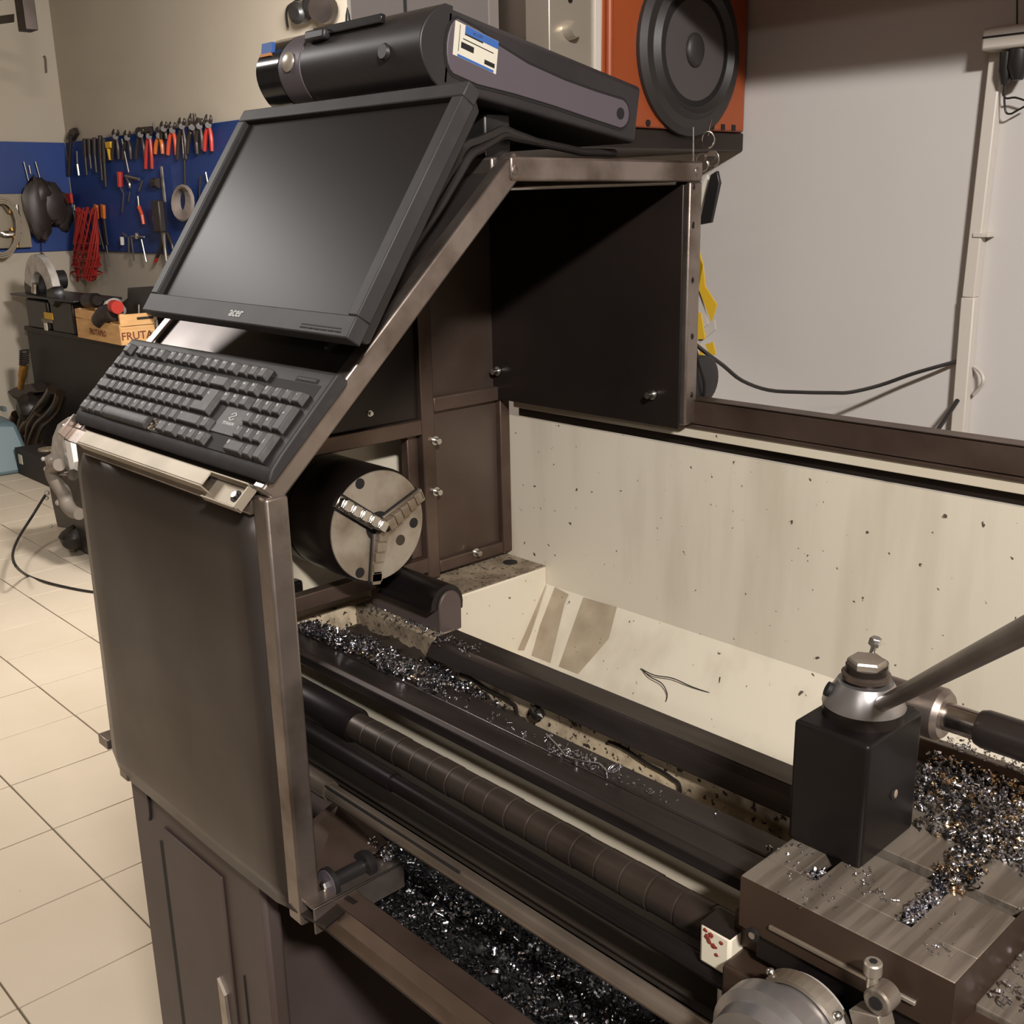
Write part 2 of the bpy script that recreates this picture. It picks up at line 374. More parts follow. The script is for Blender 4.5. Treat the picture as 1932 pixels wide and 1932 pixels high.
for hd, hr in ((112, .072), (-121, .070), (-8, .063)):
    c = Vector((CX, CY, CZ))+dirv(hd)*hr
    MB().cyl(c+Vector((.0005, 0, 0)), c+Vector((.0018, 0, 0)), .0075, n=20).build('key_hole', 'groove', ch)
c = Vector((CX, CY, CZ))+dirv(-38)*.047
MB().cyl(c+Vector((.0005, 0, 0)), c+Vector((.002, 0, 0)), .0078, n=20).build('plug', 'screw', ch)
# lead screw with telescopic spiral cover
LY, LZ = .692, -.626
prof = []; x0 = -1.335; L = 1.335-.43
MB().rev((-1.335, LY, LZ), (-1.19, LY, LZ), [(0, .026), (.96, .026), (1, .024)], 28).rev((-1.19, LY, LZ), (-1.03, LY, LZ), [(0, .0225), (.97, .0225), (1, .020)], 28).build('screw_sleeve', 'black_oxide', lathe)
x = -1.03; k = 0
while x < -.44:
    l = .0320; r0 = .0180+.0010*((k*7) % 3)/3
    MB().rev((x, LY, LZ), (min(x+l, -.43), LY, LZ), [(0, r0-.0010), (.03, r0), (.94, r0), (.96, r0-.0009), (1, r0-.0009)], 26).build('spiral_cover_turn', 'screw', lathe)
    x += l; k += 1
MB().cyl((-.45, LY, LZ), (XR, LY, LZ), .011, n=14).build('lead_screw', 'screw', lathe)
MB().rev((-1.335, .650, -.634), (-.90, .650, -.634), [(0, .0125), (.2, .0125), (.6, .0125), (.605, .0115), (1, .0115)], 22).cyl((-.90, .650, -.634), (XR, .650, -.634), .0098, n=20).build('feed_rod', 'black_oxide', lathe)
MB().rev((-1.335, .600, -.647), (-.955, .600, -.647), [(0, .0118), (.98, .0122), (1, .0112)], 24).cyl((-.955, .600, -.647), (XR, .600, -.647), .0094, n=20).build('control_rod', 'rodm', lathe)
MB().box(-.955, -.72, .5925, .5945, -.6385, -.6365).build('rod_keyway', 'groove', lathe)
MB().box(-1.36, -1.335, .56, .74, -.70, -.60).build('gearbox_face', 'olive', lathe, bevel=.004)
# arched cover and cream ledge behind the chuck
arch = [(.922, -.605)]+[(.943+.021*math.cos(math.pi-math.pi*k/12), -.566+.025*math.sin(math.pi*k/12)) for k in range(13)]+[(.963, -.605)]
MB().prx(arch, -1.31, -1.142).build('arched_cover', 'pedestal', lathe, bevel=.002)
MB().prx([(.906, -.566)]+[(.940+.030*math.cos(math.pi-math.pi*k/12), -.563+.031*math.sin(math.pi*k/12)) for k in range(13)]+[(.969, -.575), (.9645, -.575)]+[(.943+.0213*math.cos(math.pi*k/12), -.566+.0253*math.sin(math.pi*k/12)) for k in range(13)], -1.27, -1.146).build('cover_rim', 'black_oxide', lathe)
MB().box(-1.34, -1.136, .9055, .947, -.69, -.6015).build('gap_ledge', 'dust', lathe, bevel=.003)
# chip tray, stand pedestals
MB().box(-1.36, XR, .577, 1.05, -.822, -.812).build('tray_pan', 'steel_dark', lathe, smooth=False)
tr = MB().box(-1.36, XR, .5735, .5765, -.815, -.73).box(-1.36, XR, .548, .577, -.733, -.730).box(-1.36, XR, .548, .551, -.758, -.73).box(-1.36, XR, .551, .577, -.758, -.755)
tr.build('tray_rim', 'steel_brown', lathe, bevel=.0015)
ped = MB().box(-1.366, -1.012, .531, .556, ZF, -.758).box(-1.366, -1.10, .556, 1.12, ZF, -.80); po = ped.build('pedestal', 'pedestal', lathe, bevel=.006)
a = at(303, 1585, 'Y', .531); b_ = at(330, 1890, 'Y', .531)
xg = a.x
MB().box(xg, xg+.013, .5295, .5312, ZF+.05, a.z).build('panel_gap', 'groove', po)
MB().prism([(xg+.018, .530, ZF+.05), (-1.105, .530, ZF+.05), (-1.105, .530, -.80), (xg+.018, .530, -.80)], (0, -.0035, 0)).build('door_panel', 'pedestal', po, bevel=.001)
MB().box(-1.0785, -1.0765, .5295, .532, ZF+.05, -.93).build('panel_gap', 'groove', po)
p = at(425, 1900, 'Y', .525)
MB().prism([(p.x-.01, .5265, p.z+.04), (p.x+.006, .5265, p.z+.022), (p.x+.010, .5265, p.z-.06), (p.x-.008, .5265, p.z-.06)], (0, -.004, 0)).build('latch_plate', 'ground', po)
p = at(283, 1520, 'Y', .531)
MB().tube([(p.x-.004, .530, p.z+.03), (p.x+.003, .530, p.z+.01), (p.x+.002, .530, p.z-.012), (p.x-.003, .530, p.z-.022)], .0025, 6).build('handle_slot', 'groove', po)
MB().box(.25, .70, .531, 1.12, ZF, -.758).build('pedestal', 'pedestal', lathe, bevel=.006)
# tailstock with quill and centre
ts = thing('tailstock', 'round dark tailstock quill with bright neck on the lathe axis', 'tailstock', (.2, .856, -.6))
TZ = -.437
MB().rev((-.446, .856, TZ), (-.366, .856, TZ), [(0, .012), (.06, .0195), (.62, .0195), (.64, .0235), (.94, .0235), (1, .0200)], 32).build('live_centre_head', 'steel_tube', ts)
MB().rev((-.366, .856, TZ), (-.335, .856, TZ), [(0, .0125), (1, .0125)], 28).build('neck', 'bright', ts)
MB().rev((-.337, .856, TZ), (.15, .856, TZ), [(0, .0150), (.012, .0168), (1, .0168)], 32).build('quill', 'rail', ts)
MB().prx([(.80, -.598), (.945, -.598), (.92, -.50), (.905, -.40), (.81, -.40), (.80, -.5)], .12, .36).build('tailstock_body', 'cream', ts, bevel=.01)
MB().cyl((.36, .856, TZ), (.40, .856, TZ), .06, n=32).build('handwheel', 'steel_dark', ts)
# ================================================================== SPLASH GUARD
sg = thing('splash_guard', 'cream painted sheet splash guard behind the lathe bed with grime streaks', 'splash guard', (-.3, 1.19, -.9))
SY = 1.19
sheet = [(SY, -.334), (SY, -.607), (1.119, -.706), (1.05, -.80), (1.054, -.803), (1.123, -.709), (SY+.004, -.609), (SY+.004, -.334)]
MB().prx(sheet, -1.29, XR).build('guard_sheet', 'cream_streak', sg)
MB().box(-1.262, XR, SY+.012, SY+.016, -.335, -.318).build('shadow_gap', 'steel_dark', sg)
MB().box(-1.262, XR, SY, SY+.012, -.3195, -.3015).build('top_lip', 'cream', sg, bevel=.001)
# end wall ledge (cast cream step below the partition)
MB().box(-1.36, -1.190, .998, SY, -.84, -.5765).build('end_step', 'cream', sg, bevel=.003)
MB().box(-1.355, -1.191, .999, SY-.001, -.5765, -.575).build('dust_layer', 'dust', sg)
MB().cyl((-1.245, 1.160, -.5755), (-1.245, 1.160, -.5735), .012, n=20).build('drain_hole', 'groove', sg)
# bare patches where old tape was on the slope
nrm = Vector((0, -.099, .071)).normalized()
def onslope(px, py, lift=.0016):
    r = at(px, py, 'Y', 1.0); p0 = Vector((0, SY, -.607)); n_ = Vector((0, -.099, .069)).normalized()
    t = p0.dot(n_)/r.dot(n_); return r*t+n_*lift
for (q, mt) in (([(1018, 1104), (1032, 1104), (1003, 1195), (990, 1228), (976, 1228)], 'tape'), ([(1048, 1108), (1074, 1122), (1066, 1140), (1038, 1258), (1002, 1243), (1020, 1180)], 'tape'), ([(1102, 1127), (1165, 1146), (1150, 1205), (1120, 1240), (1085, 1280), (1052, 1266)], 'tape')):
    pts = [onslope(*p) for p in q]
    MB().add(pts+[p-Vector((0, -.0006, .0006)) for p in pts], [tuple(range(len(pts)))]).build('tape_residue', mt, sg)
# rusty top channel carried on the guard
rl = MB().box(-1.262, XR, 1.192, 1.222, -.3015, -.2985).box(-1.262, XR, 1.192, 1.195, -.3015, -.266).box(-1.262, XR, 1.186, 1.192, -.3045, -.3005).box(-1.262, XR, 1.192, 1.222, -.269, -.266)
rl.build('top_channel', 'steel_brown', sg, bevel=.001)
# ================================================================== PARTITION FRAME (x = -1.27)
pf = thing('partition_frame', 'welded brown steel frame with sheet panel between chuck and splash guard', 'frame', (-1.27, 1.0, -.56))
XP = -1.27
def fx(y0, y1, z0, z1, name='frame_bar', m='steel_brown', x0=XP-.02, x1=XP, **k): return MB().box(x0, x1, y0, y1, z0, z1).build(name, m, pf, bevel=.0018, **k)
fx(.722, 1.008, -.560, -.536)
fx(1.006, 1.031, -.572, .02, 'frame_post')
fx(.75, 1.006, -.338, -.314)
fx(1.031, 1.168, -.566, -.546)
fx(1.031, 1.175, -.306, -.284)
fx(1.168, 1.189, -.566, -.284, 'frame_post')
fx(1.031, 1.170, -.548, -.304, 'sheet_panel', 'part_sheet', XP-.014, XP-.011)
fx(1.031, 1.19, -.285, .02, 'sheet_panel', 'part_sheet', XP-.014, XP-.011)
fx(.71, 1.006, -.314, .02, 'sheet_panel', 'plate_dark', XP-.012, XP-.009)
fx(.985, 1.006, -.536, -.338, 'stiffener', 'steel_brown', XP-.028, XP-.012)
fx(.70, .722, -.60, .02, 'frame_post')
def bolt(parent, p, ax, r=.005, l=.010, m='zinc', nm='bolt'):
    p = Vector(p); ax = Vector(ax)
    o = MB().rev(p, p+ax*l, [(0, r*1.6), (.18, r*1.6), (.2, r), (1, r)], 12).build(nm, m, parent); return o
for q in ((820, 831), (822, 927), (897, 1042)):
    p = at(q[0], q[1], 'X', XP); bolt(pf, p, (1, 0, 0), .0045, .012)
for q in ((796, 690), (698, 780)):
    p = at(q[0], q[1], 'X', XP-.009); bolt(pf, p, (1, 0, 0), .003, .005)
# ================================================================== CONSOLE
cs = thing('console_stand', 'bare steel console stand with flat front sheet and slanted side rail', 'console', (-1.13, .86, -.75))
X0, X1 = -1.360, -.900
K1 = Vector((0, .519, -.262)); K2 = Vector((0, .857, .047))
FS = at(460, 963, 'Y', .513)
# front sheet, slightly pillowed with folded edges
def front_sheet():
    nx_, nz_ = 16, 16; vs = []; fs = []
    for i in range(nx_+1):
        for j in range(nz_+1):
            u = i/nx_; v = j/nz_; ex = min(u, 1-u)*nx_; ez = min(v, 1-v)*nz_
            e = .006*(1-min(1, ex/1.0))+.006*(1-min(1, ez/1.0)); bulge = -.0018*math.sin(math.pi*u)*math.sin(math.pi*v)+.0009*math.sin(7*u+3*v)
            vs.append((-1.366+.441*u+.012*(1-v)*(1-u)*(-1), .513+e+bulge, -.752+.463*v))
    for i in range(nx_):
        for j in range(nz_):
            a = i*(nz_+1)+j; fs.append((a, a+nz_+1, a+nz_+2, a+1))
    m = MB().add(vs, fs); o = m.build('front_sheet', 'steel_sheet', cs)
    so = o.modifiers.new('t', 'SOLIDIFY'); so.thickness = .0018; so.offset = 1; return o
front_sheet()
def cbeam(p0, p1, name='square_tube', wd=.026, ht=.026, up=(1, 0, 0), m='steel_tube', **k): return MB().beam(p0, p1, wd, ht, up).build(name, m, cs, bevel=.003, **k)
tA = .013
for xs in (X1-tA, X0+tA):
    cbeam((xs, .529, -.756), (xs, .529, -.272), 'corner_post')
    s_ = (K2-K1).normalized(); nn = Vector((0, s_.z, -s_.y))    # into the console
    cbeam(Vector((xs, 0, 0))+K1+nn*.0105+s_*(-.004), Vector((xs, 0, 0))+K2+nn*.0105+s_*.008, 'slanted_tube', ht=.021)
    cbeam((xs, .852, .036), (xs, 1.197, .034), 'top_tube')
    cbeam((xs, 1.184, .022), (xs, 1.184, -.300), 'rear_post')
cbeam((X0+.026, .526, -.280), (X1-.026, .526, -.280), 'cross_tube', up=(0, 0, 1))
cbeam((X0+.026, 1.184, .034), (X1-.026, 1.184, .034), 'cross_tube', up=(0, 0, 1))
cbeam((X0+.026, .86, .036), (X1-.026, .86, .036), 'cross_tube', up=(0, 0, 1))
ko = K1+nn*.004; kt = K2+nn*.004
MB().hexa([Vector((x, 0, 0))+q+nn*d for d in (.0015, 0) for (x, q) in ((X0+.02, ko), (X1-.02, ko), (X1-.02, kt), (X0+.02, kt))]).build('slanted_sheet', 'steel_sheet', cs, smooth=False)
MB().box(X0+.02, X1-.02, .86, 1.19, .042, .0445).build('top_sheet', 'steel_dark', cs, smooth=False)
bp = MB().box(X0, X1-.006, 1.164, 1.168, -.304, .018).build('back_panel', 'plate_dark', cs, bevel=.0008)
MB().box(X0, X0+.003, .90, 1.165, .0, .02).build('side_strip', 'steel_dark', cs)
for q in ((940, 700), (1232, 744)):
    p = at(q[0], q[1], 'Y', 1.163); bolt(cs, p, (0, -1, 0), .0048, .013)
for q in ((1299, 352), (1298, 425), (1297, 528), (1296, 635), (1295, 745)):
    p = at(q[0]+10, q[1], 'X', X1)
    MB().ball(p+Vector((-.001, .0, 0)), .0022, .004, .005, 10, 6, .15).build('weld_bead', 'steel_dark', cs)
for (p, r_) in (((-.902, .858, .034), .0055), ((-.902, 1.185, .034), .006)):
    MB().ball(p, .0035, r_, r_*1.3, 12, 7, .12).build('weld_bead', 'steel_tube', cs)
# small lug on the left edge
p = at(198, 1396, 'Y', .56); MB().box(p.x-.012, p.x+.02, .555, .575, p.z-.008, p.z+.008).build('lug', 'steel_tube', cs, bevel=.001)
# U channel lying across the top of the front sheet
a = at(165, 838, 'Y', .513); b_ = at(402, 912, 'Y', .513)
xa, xb, xc = -1.300, -.990, -.918
chn = thing('steel_channel', 'pale steel channel lying along the front edge under the keyboard', 'channel', (-1.14, .515, -.285))
def sl(x, s, h):     # point on the slanted plane: s up the slope, h out of it
    q = K1+s_*s-nn*h; return Vector((x, q.y, q.z))
def slab(mb, x0, x1, s0, s1, h0, h1): return mb.hexa([sl(x0, s0, h0), sl(x1, s0, h0), sl(x1, s1, h0), sl(x0, s1, h0), sl(x0, s0, h1), sl(x1, s0, h1), sl(x1, s1, h1), sl(x0, s1, h1)])
slab(MB(), xa, xb, -.0215, -.0035, .0085, .0105).build('channel_web', 'chan', chn, bevel=.0008)
slab(slab(slab(MB(), xa, xb, -.0235, -.0215, -.002, .0105), xa, xc, -.0055, -.0035, .001, .0105), xb, xc, -.031, -.029, -.004, .004).build('channel_flange', 'chan', chn, bevel=.0006)
slab(MB(), xb, xc-.001, -.030, -.004, -.0025, -.0008).build('channel_floor', 'chan', chn)
slab(MB(), xc-.002, xc, -.031, -.004, -.003, .0075).build('channel_end', 'chan', chn)
q = sl((xb+xc)/2+.014, -.017, .0001); MB().cyl(q+nn*.001, q-nn*.0002, .0065, n=18).build('hole', 'groove', chn)
q = sl((xb+xc)/2+.014, -.017, .0006); MB().cyl(q, q-nn*.0025, .0035, n=12).build('screw_head', 'bright', chn)
brk = slab(slab(MB(), X0-.002, X0+.001, -.020, .012, -.006, .012), X0+.001, X0+.045, -.022, -.002, .0, .002)
brk.build('side_lip', 'steel_tube', cs, bevel=.001)
# ================================================================== KEYBOARD
KR = Matrix(((1, 0, 0), (0, s_.y, -nn.y), (0, s_.z, -nn.z)))
kb = thing('keyboard', 'dirty black computer keyboard lying on the slanted top with one key missing', 'keyboard', sl(-1.354, .003, .0012), KR)
W_, D_ = .462, .132
prof = [(0, .004), (.003, .0), (D_-.003, 0), (D_, .004), (D_, .014), (D_-.004, .018), (.030, .0145), (.012, .0125), (.004, .009)]
MB().prism([(0, y, z) for y, z in prof], (W_, 0, 0)).build('keyboard_body', 'kbody', kb, bevel=.0035, local=True, seg=3)
def deck(y): return .0135+.0040*max(0, (y-.030))/(D_-.034)
P = .0190; PY = .0172; UX = .0145; S0 = .0235
rows = [S0+PY*k for k in range(5)]+[S0+PY*5+.003]
MB().hexa([(x, y, deck(y)+dz) for dz in (-.002, .0008) for (x, y) in ((.011, .0145), (.451, .0145), (.451, .1115), (.011, .1115))]).build('key_well', 'groove', kb, local=True)
def keymesh(wu, hu=1.):
    w2 = wu*P-.0016; h2 = hu*PY-.0016
    return MB().taper(0, w2, 0, h2, 0, .0072, .0024, .0018)
cache = {}
def key(u, r, wu=1., hu=1., leg=None, lc=(0, 0), ls=.0055):
    x = UX+u*P; y = rows[r]-PY*.5; z = deck(y+.009)
    kk = (wu, hu)
    if kk not in cache:
        o = keymesh(wu, hu).build('key', 'keycap', kb, local=True, bevel=.0011); cache[kk] = o.data
    else:
        o = bpy.data.objects.new('key', cache[kk]); COL.objects.link(o); o.parent = kb
        bv = o.modifiers.new('bevel', 'BEVEL'); bv.width = .0011; bv.segments = 2; bv.limit_method = 'ANGLE'; bv.angle_limit = .7
    o.location = (x, y, z+random.uniform(-.0003, .0003)); o.rotation_euler = (math.radians(2.3), 0, 0)
    if leg: text(leg, ls, Vector((.0045+.0015*len(leg)*.6+lc[0], PY*hu*.60+lc[1], .0073)), Matrix.Identity(3), 'legend', 'legend', o, .0001, .00016)
    return o
for k, t in enumerate(['Esc']): key(0, 5, leg=t, ls=.0035)
for k in range(12): key(1.9+k+.45*(k//4), 5, leg='F%d' % (k+1), ls=.004)
for k in range(3): key(15.1+k, 5, leg='=')
for k, t in enumerate('\\1234567890\'+'): key(k, 4, leg=t)
key(13, 4, 2., leg='<-')
for k, t in enumerate('QWERTYUIOP*'): key(1.5+k, 3, leg=t)
key(0, 3, 1.5, leg='>|'); key(12.5, 3, 1.0, leg='`')
for k, t in enumerate('ASDFGHJKL;"~'): key(1.75+k, 2, leg=t) if k < 11 else None
key(0, 2, 1.75, leg='A', ls=.004)
key(12.75, 2, 2.25, leg=None); key(13.5, 2, 1.5, 2., leg='<-', lc=(0, .004))
for k, t in enumerate('<ZXCVBNM,.-'): key(1.25+k, 1, leg=t)
key(0, 1, 1.25); key(12.25, 1, 2.75, leg='^')
key(0, 0, 1.25, leg='Ctrl', ls=.0032); key(1.25, 0, 1., leg='O'); key(2.25, 0, 1.25, leg='Alt', ls=.0034)
sb = MB().prism([(0, .0, 0), (0, .0165, 0), (0, .0150, .0066), (0, .009, .0082), (0, .003, .0072), (0, .0005, .004)], (5.9*P, 0, 0)).build('space_bar', 'keycap', kb, local=True, bevel=.0012)
sb.location = (UX+3.5*P, rows[0]-PY*.5-.001, deck(.02)); sb.rotation_euler = (.03, 0, 0)
key(10.75, 0, 1.2, leg='=', ls=.005); key(11.95, 0, 1.3, leg='=', ls=.005)
key(13.25-.0, 0, 1.25, leg='Ctrl', ls=.0032) if False else None
for k, t in enumerate('<v>'): key(15.1-1.55+k*1.0, 0, leg=t, ls=.0065)
key(15.1-.1, 1, leg='^', ls=.0065)
for r_ in (4, 3):
    for k, t in enumerate((['In', 'Ho', 'Pu'] if r_ == 4 else ['De', 'En', 'Pd'])): key(15.3+k, r_, leg=t, ls=.0042)
N0 = 18.72
for r_, ts_ in ((4, '#/*-'), (3, '789'), (2, '456'), (1, '123')):
    for k, t in enumerate(ts_): key(N0+k, r_, leg=t)
key(N0, 0, 2., leg='0', ls=.006); key(N0+2, 0, leg='.'); key(N0+3, 2, 1., 2., leg='+'); key(N0+3, 0, 1., 2., leg='|')
# logo plate between the clusters, indicator strip, debris in the missing-key gap
MB().box(UX+16.05*P, UX+18.65*P, rows[1]-P*.4, rows[2]+P*.5, deck(.05), deck(.05)+.0022).build('logo_plate', 'keycap', kb, local=True, bevel=.0008)
lx = UX+17.3*P; ly = rows[2]-.001; lz = deck(.05)+.0023
sw = []
for k in range(15):
    a = math.radians(-30+k*20); sw.append((lx+.0048*math.cos(a)*(1 if k < 8 else .9)+(0 if k < 8 else .003), ly+.003*math.sin(a), lz))
MB().tube([(lx-.005+.010*t, ly+.0028*math.sin(math.pi*t*1.0)+.0005, lz) for t in [k/8 for k in range(9)]], .0008, 5).tube([(lx+.005-.010*t, ly-.0040+.0028*-math.sin(math.pi*t)+.0005, lz) for t in [k/8 for k in range(9)]], .0008, 5).tube([(lx+.0048, ly+.0004, lz), (lx, ly-.0015, lz), (lx-.0048, ly-.0036, lz)], .0008, 5).build('brand_mark', 'legend', kb, local=True)
text('TITANUM', .0052, Vector((lx, ly-.0105, lz)), Matrix.Identity(3), 'brand_text', 'legend', kb, .0001, .0001)
MB().box(.402, .442, .1125, .1185, deck(.12)-.0002, deck(.12)+.0008).build('indicator_recess', 'groove', kb, local=True)
MB().box(.405, .439, .1140, .1170, deck(.12)+.0004, deck(.12)+.0014).build('indicator_strip', 'kbody', kb, local=True)
db = MB()
for k in range(26):
    x = UX+(9.45+random.random()*1.25)*P; y = rows[0]+random.uniform(-.008, .006); db.ball((x, y, deck(.02)+random.uniform(0, .002)), random.uniform(.0008, .0022), None, random.uniform(.0006, .0014), 6, 4, .2)
db.build('dirt_clump', 'dust', kb, local=True, kind='stuff')
# ================================================================== MONITOR
MR = RX(55.38) @ RY(.15) @ RZ(-.3)
mo = thing('monitor', 'black flat screen monitor with dark screen leaning over the keyboard', 'monitor', (-.848, .586, -.119), MR)
W_, H_ = .43, .285; bz = .0165; bb = .024
fr = MB()
for (x0, x1, y0, y1) in ((-W_, 0, 0, bb), (-W_, 0, H_-bz, H_), (-W_, -W_+bz, bb, H_-bz), (-bz, 0, bb, H_-bz)): fr.box(x0, x1, y0, y1, -.018, 0)
fr.build('bezel', 'monitor', mo, bevel=.0015, local=True)
MB().box(-W_+bz, -bz, bb, H_-bz, -.014, -.0075).build('screen', 'screen', mo, local=True, smooth=False)
MB().taper(-W_+.004, -.004, .004, H_-.004, -.016, -.034, .006, .006).build('rear_shell', 'blackp', mo, local=True, bevel=.003)
MB().taper(-W_+.06, -.06, .03, H_-.05, -.034, -.062, .03, .03).build('rear_hump', 'blackp', mo, local=True, bevel=.004)
MB().box(-W_/2-.05, -W_/2+.05, .05, .15, -.10, -.062).build('mount_block', 'blackp', mo, local=True, bevel=.003)
text('acer', .0155, Vector((-W_/2+.002, bb*.48, .0003)), Matrix.Identity(3), 'brand_text', 'legend', mo, .0002, .0002)
bt = MB()
for k in range(6): bt.box(-.083+k*.012, -.083+k*.012+.0095, .0045, .0058, 0, .0006)
bt.build('button_row', 'groove', mo, local=True)
lg = MB()
for k in range(14): lg.box(-.083+k*.005, -.083+k*.005+.0032, .0078, .0092, 0, .0003)
lg.build('button_legend', 'groove', mo, local=True)
# ================================================================== COMPUTER
pc = thing('desktop_computer', 'flat black desktop computer lying on top of the console above the monitor', 'computer', (-.92, .771, .117), RX(-9.1))
WL = .318; LN = .318
side = [(0, 0), (LN, 0), (LN, .068), (0, .080)]
MB().prism([(-WL, y, z) for y, z in side], (WL, 0, 0)).build('case', 'pcdark', pc, local=True, bevel=.006, seg=3)
fp = [(0, -.001)]+[(-.030*math.sin(math.pi*k/14)**.7, -.001+.083*(k/14)) for k in range(1, 14)]+[(0, .082), (.01, .082), (.01, -.001)]
def fseg(x0, x1, m, nm, grow=0.): MB().prism([(x0, y*(1+grow)-grow*.004, z) for y, z in fp], (x1-x0, 0, 0)).build(nm, m, pc, local=True, bevel=.0015)
fseg(-.222, 0, 'pcdark', 'front_bezel'); fseg(-.268, -.2225, 'pcgrey', 'front_band', .02); fseg(-WL-.002, -.2685, 'pcgloss', 'front_end')
MB().prism([(.0005, y*1.0, z) for y, z in fp[:-2]]+[(.0005, -.0, .078), ] , (.006, 0, 0)).build('bezel_end_cap', 'pcdark', pc, local=True, bevel=.0015) if False else None
# side trim: teardrop inset with dark groove and round foot
def tear(x, g):
    pts = []
    for k in range(9): a = math.radians(100+k*20); pts.append((.018+(.014+g)*math.cos(a), .0435+(.0275+g)*math.sin(a)))
    for (yy, zz) in ((.050, .0130), (.105, .0148), (.165, .0150), (.225, .0136)): pts.append((yy, zz-g))
    for k in range(9): a = math.radians(-80+k*20); pts.append((.281+(.0165+g)*math.cos(a), .0290+(.0165+g)*math.sin(a)))
    for (yy, zz) in ((.235, .0445), (.180, .0455), (.120, .0500), (.075, .0585), (.045, .0665)): pts.append((yy, zz+g))
    return [(x, y, z) for y, z in pts]
MB().prism(tear(-.001, .0032), (.0016, 0, 0)).build('trim_groove', 'groove', pc, local=True)
MB().prism(tear(-.001, .0), (.0032, 0, 0)).build('side_trim', 'pcgrey', pc, local=True, bevel=.0008)
MB().cyl((.0015, .281, .0290), (.0027, .281, .0290), .0068, n=24).build('trim_foot', 'groove', pc, local=True)
st = MB().box(.0022, .0026, .012, .081, .033, .071)
def skew(v): return Vector((v.x, v.y, v.z-.10*(v.y-.012)))
sk = MB().box(.0022, .0027, .012, .074, .0345, .0680); sk.v = [skew(v) for v in sk.v]; so = sk.build('sticker', 'label', pc, local=True, label='white and blue asset sticker')
for (y0, y1, z0, z1, m) in ((.026, .074, .0600, .0678, 'blue'), (.018, .070, .0347, .0372, 'blue'), (.022, .040, .0445, .0505, 'groove'), (.056, .071, .0395, .0440, 'groove'), (.026, .052, .0585, .0600, 'groove'), (.024, .068, .0535, .0545, 'groove'), (.0185, .0192, .040, .066, 'groove')):
    q = MB().box(.0027, .00285, y0, y1, z0, z1); q.v = [skew(v) for v in q.v]; q.build('sticker_print', m, so, local=True)
text('PC-2.5G', .0038, Vector((.00285, .044, .0605)), RY(90) @ RZ(90), 'sticker_text', 'groove', so, .0001)
# front details
MB().box(-.205, -.075, -.026, -.020, .066, .0755).build('drive_door', 'pcgloss', pc, local=True, bevel=.001)
MB().box(-.212, -.172, -.033, -.022, .060, .072).build('drive_latch', 'pcdark', pc, local=True, bevel=.003)
MB().ball((-.246, -.0305, .042), .0125, .004, .0115, 20, 8).build('power_button', 'silver', pc, local=True)
MB().rev((-.060, -.0285, .034), (-.060, -.0325, .034), [(0, .0095), (1, .0075)], 20).build('front_knob', 'pcdark', pc, local=True)
MB().box(-.312, -.288, -.0280, -.0235, .058, .070).build('sticker', 'blue', pc, local=True, label='small blue sticker on the computer corner')
MB().box(-.314, -.290, -.0285, -.0245, .0545, .058).build('sticker', 'orangep', pc, local=True)
# wedge block that carries the front of the computer
solo(MB().box(-1.24, -.95, .86, .90, .0445, .098), 'support_block', 'blackp', 'black block under the front of the computer behind the monitor', 'block', bevel=.003)
# black cables draped behind the monitor along the slanted rail
for k, (nm, o1) in enumerate((('upper black cable running behind the monitor to the slanted rail', 0), ('lower black cable lying just above the slanted rail beside the monitor', .012))):
    path = [sl(-.955-o1, .165+o1, .010), sl(-.93-o1*.5, .20, .012+o1), sl(-.925, .26, .016+o1), sl(-.925, .36, .022+o1), sl(-.925, .43, .030+o1), Vector((-.93, .87, .072+o1*.5)), Vector((-.935, .93, .066)), Vector((-.95, 1.02, .058)), Vector((-.96, 1.12, .058))]
    pts = []
    for i in range(len(path)-1):
        for t in (0, .33, .66): pts.append(path[i].lerp(path[i+1], t))
    solo(MB().tube(pts, .0048, 8), 'cable', 'cable', nm, 'cable')
# ================================================================== CARRIAGE
cg = thing('lathe_carriage', 'scraped steel cross slide with T slots on the lathe carriage', 'carriage', (-.34, .78, -.6))
Zt = -.52; YB = .741
def blockwithslots():
    m = MB()
    # front plate: built around two T slots running along y
    xs = [(-.425, -.393), (-.379, -.3115), (-.2995, -.250)]
    m.box(-.425, -.250, .641, .676, -.556, Zt)
    for x0, x1 in xs: m.box(x0, x1, .676, YB, -.556, Zt)
    m.box(-.425, -.250, .641, YB, -.566, -.545)
    return m
blockwithslots().build('front_plate', 'cross', cg, bevel=.0008)
m = MB()
for x0, x1 in ((-.425, -.393), (-.379, -.3115), (-.2995, -.250)): m.box(x0, x1, YB+.0125, .925, -.556, Zt)
m.box(-.425, -.250, YB, .925, -.566, -.545); m.build('rear_plate', 'cross', cg, bevel=.0008)
MB().box(-.425, -.250, .6405, .641, -.566, -.5205).build('front_face', 'cross_brown', cg)
MB().box(-.2500, -.2494, .641, .925, -.566, -.5205).build('end_face', 'cross_brown', cg)
MB().prx([(.905, -.566), (.950, -.566), (.945, -.508), (.925, -.503), (.915, -.508)], -.425, -.05).build('rear_ridge', 'cross_brown', cg, bevel=.002)
MB().box(-.440, -.18, .655, 1.0, -.5985, -.566).build('saddle', 'cross_brown', cg, bevel=.003)
MB().box(-.250, .05, .68, .93, -.5985, -.560).build('saddle_wing', 'cross', cg, bevel=.002)
MB().box(-.410, -.255, .6445, .655, -.590, -.566).build('gib_recess', 'black_oxide', cg)
MB().beam(at(1452, 1748, 'Y', .640), at(1728, 1893, 'Y', .640), .004, .0035, (0, 0, 1)).build('gib_strip', 'ground', cg, bevel=.0006)
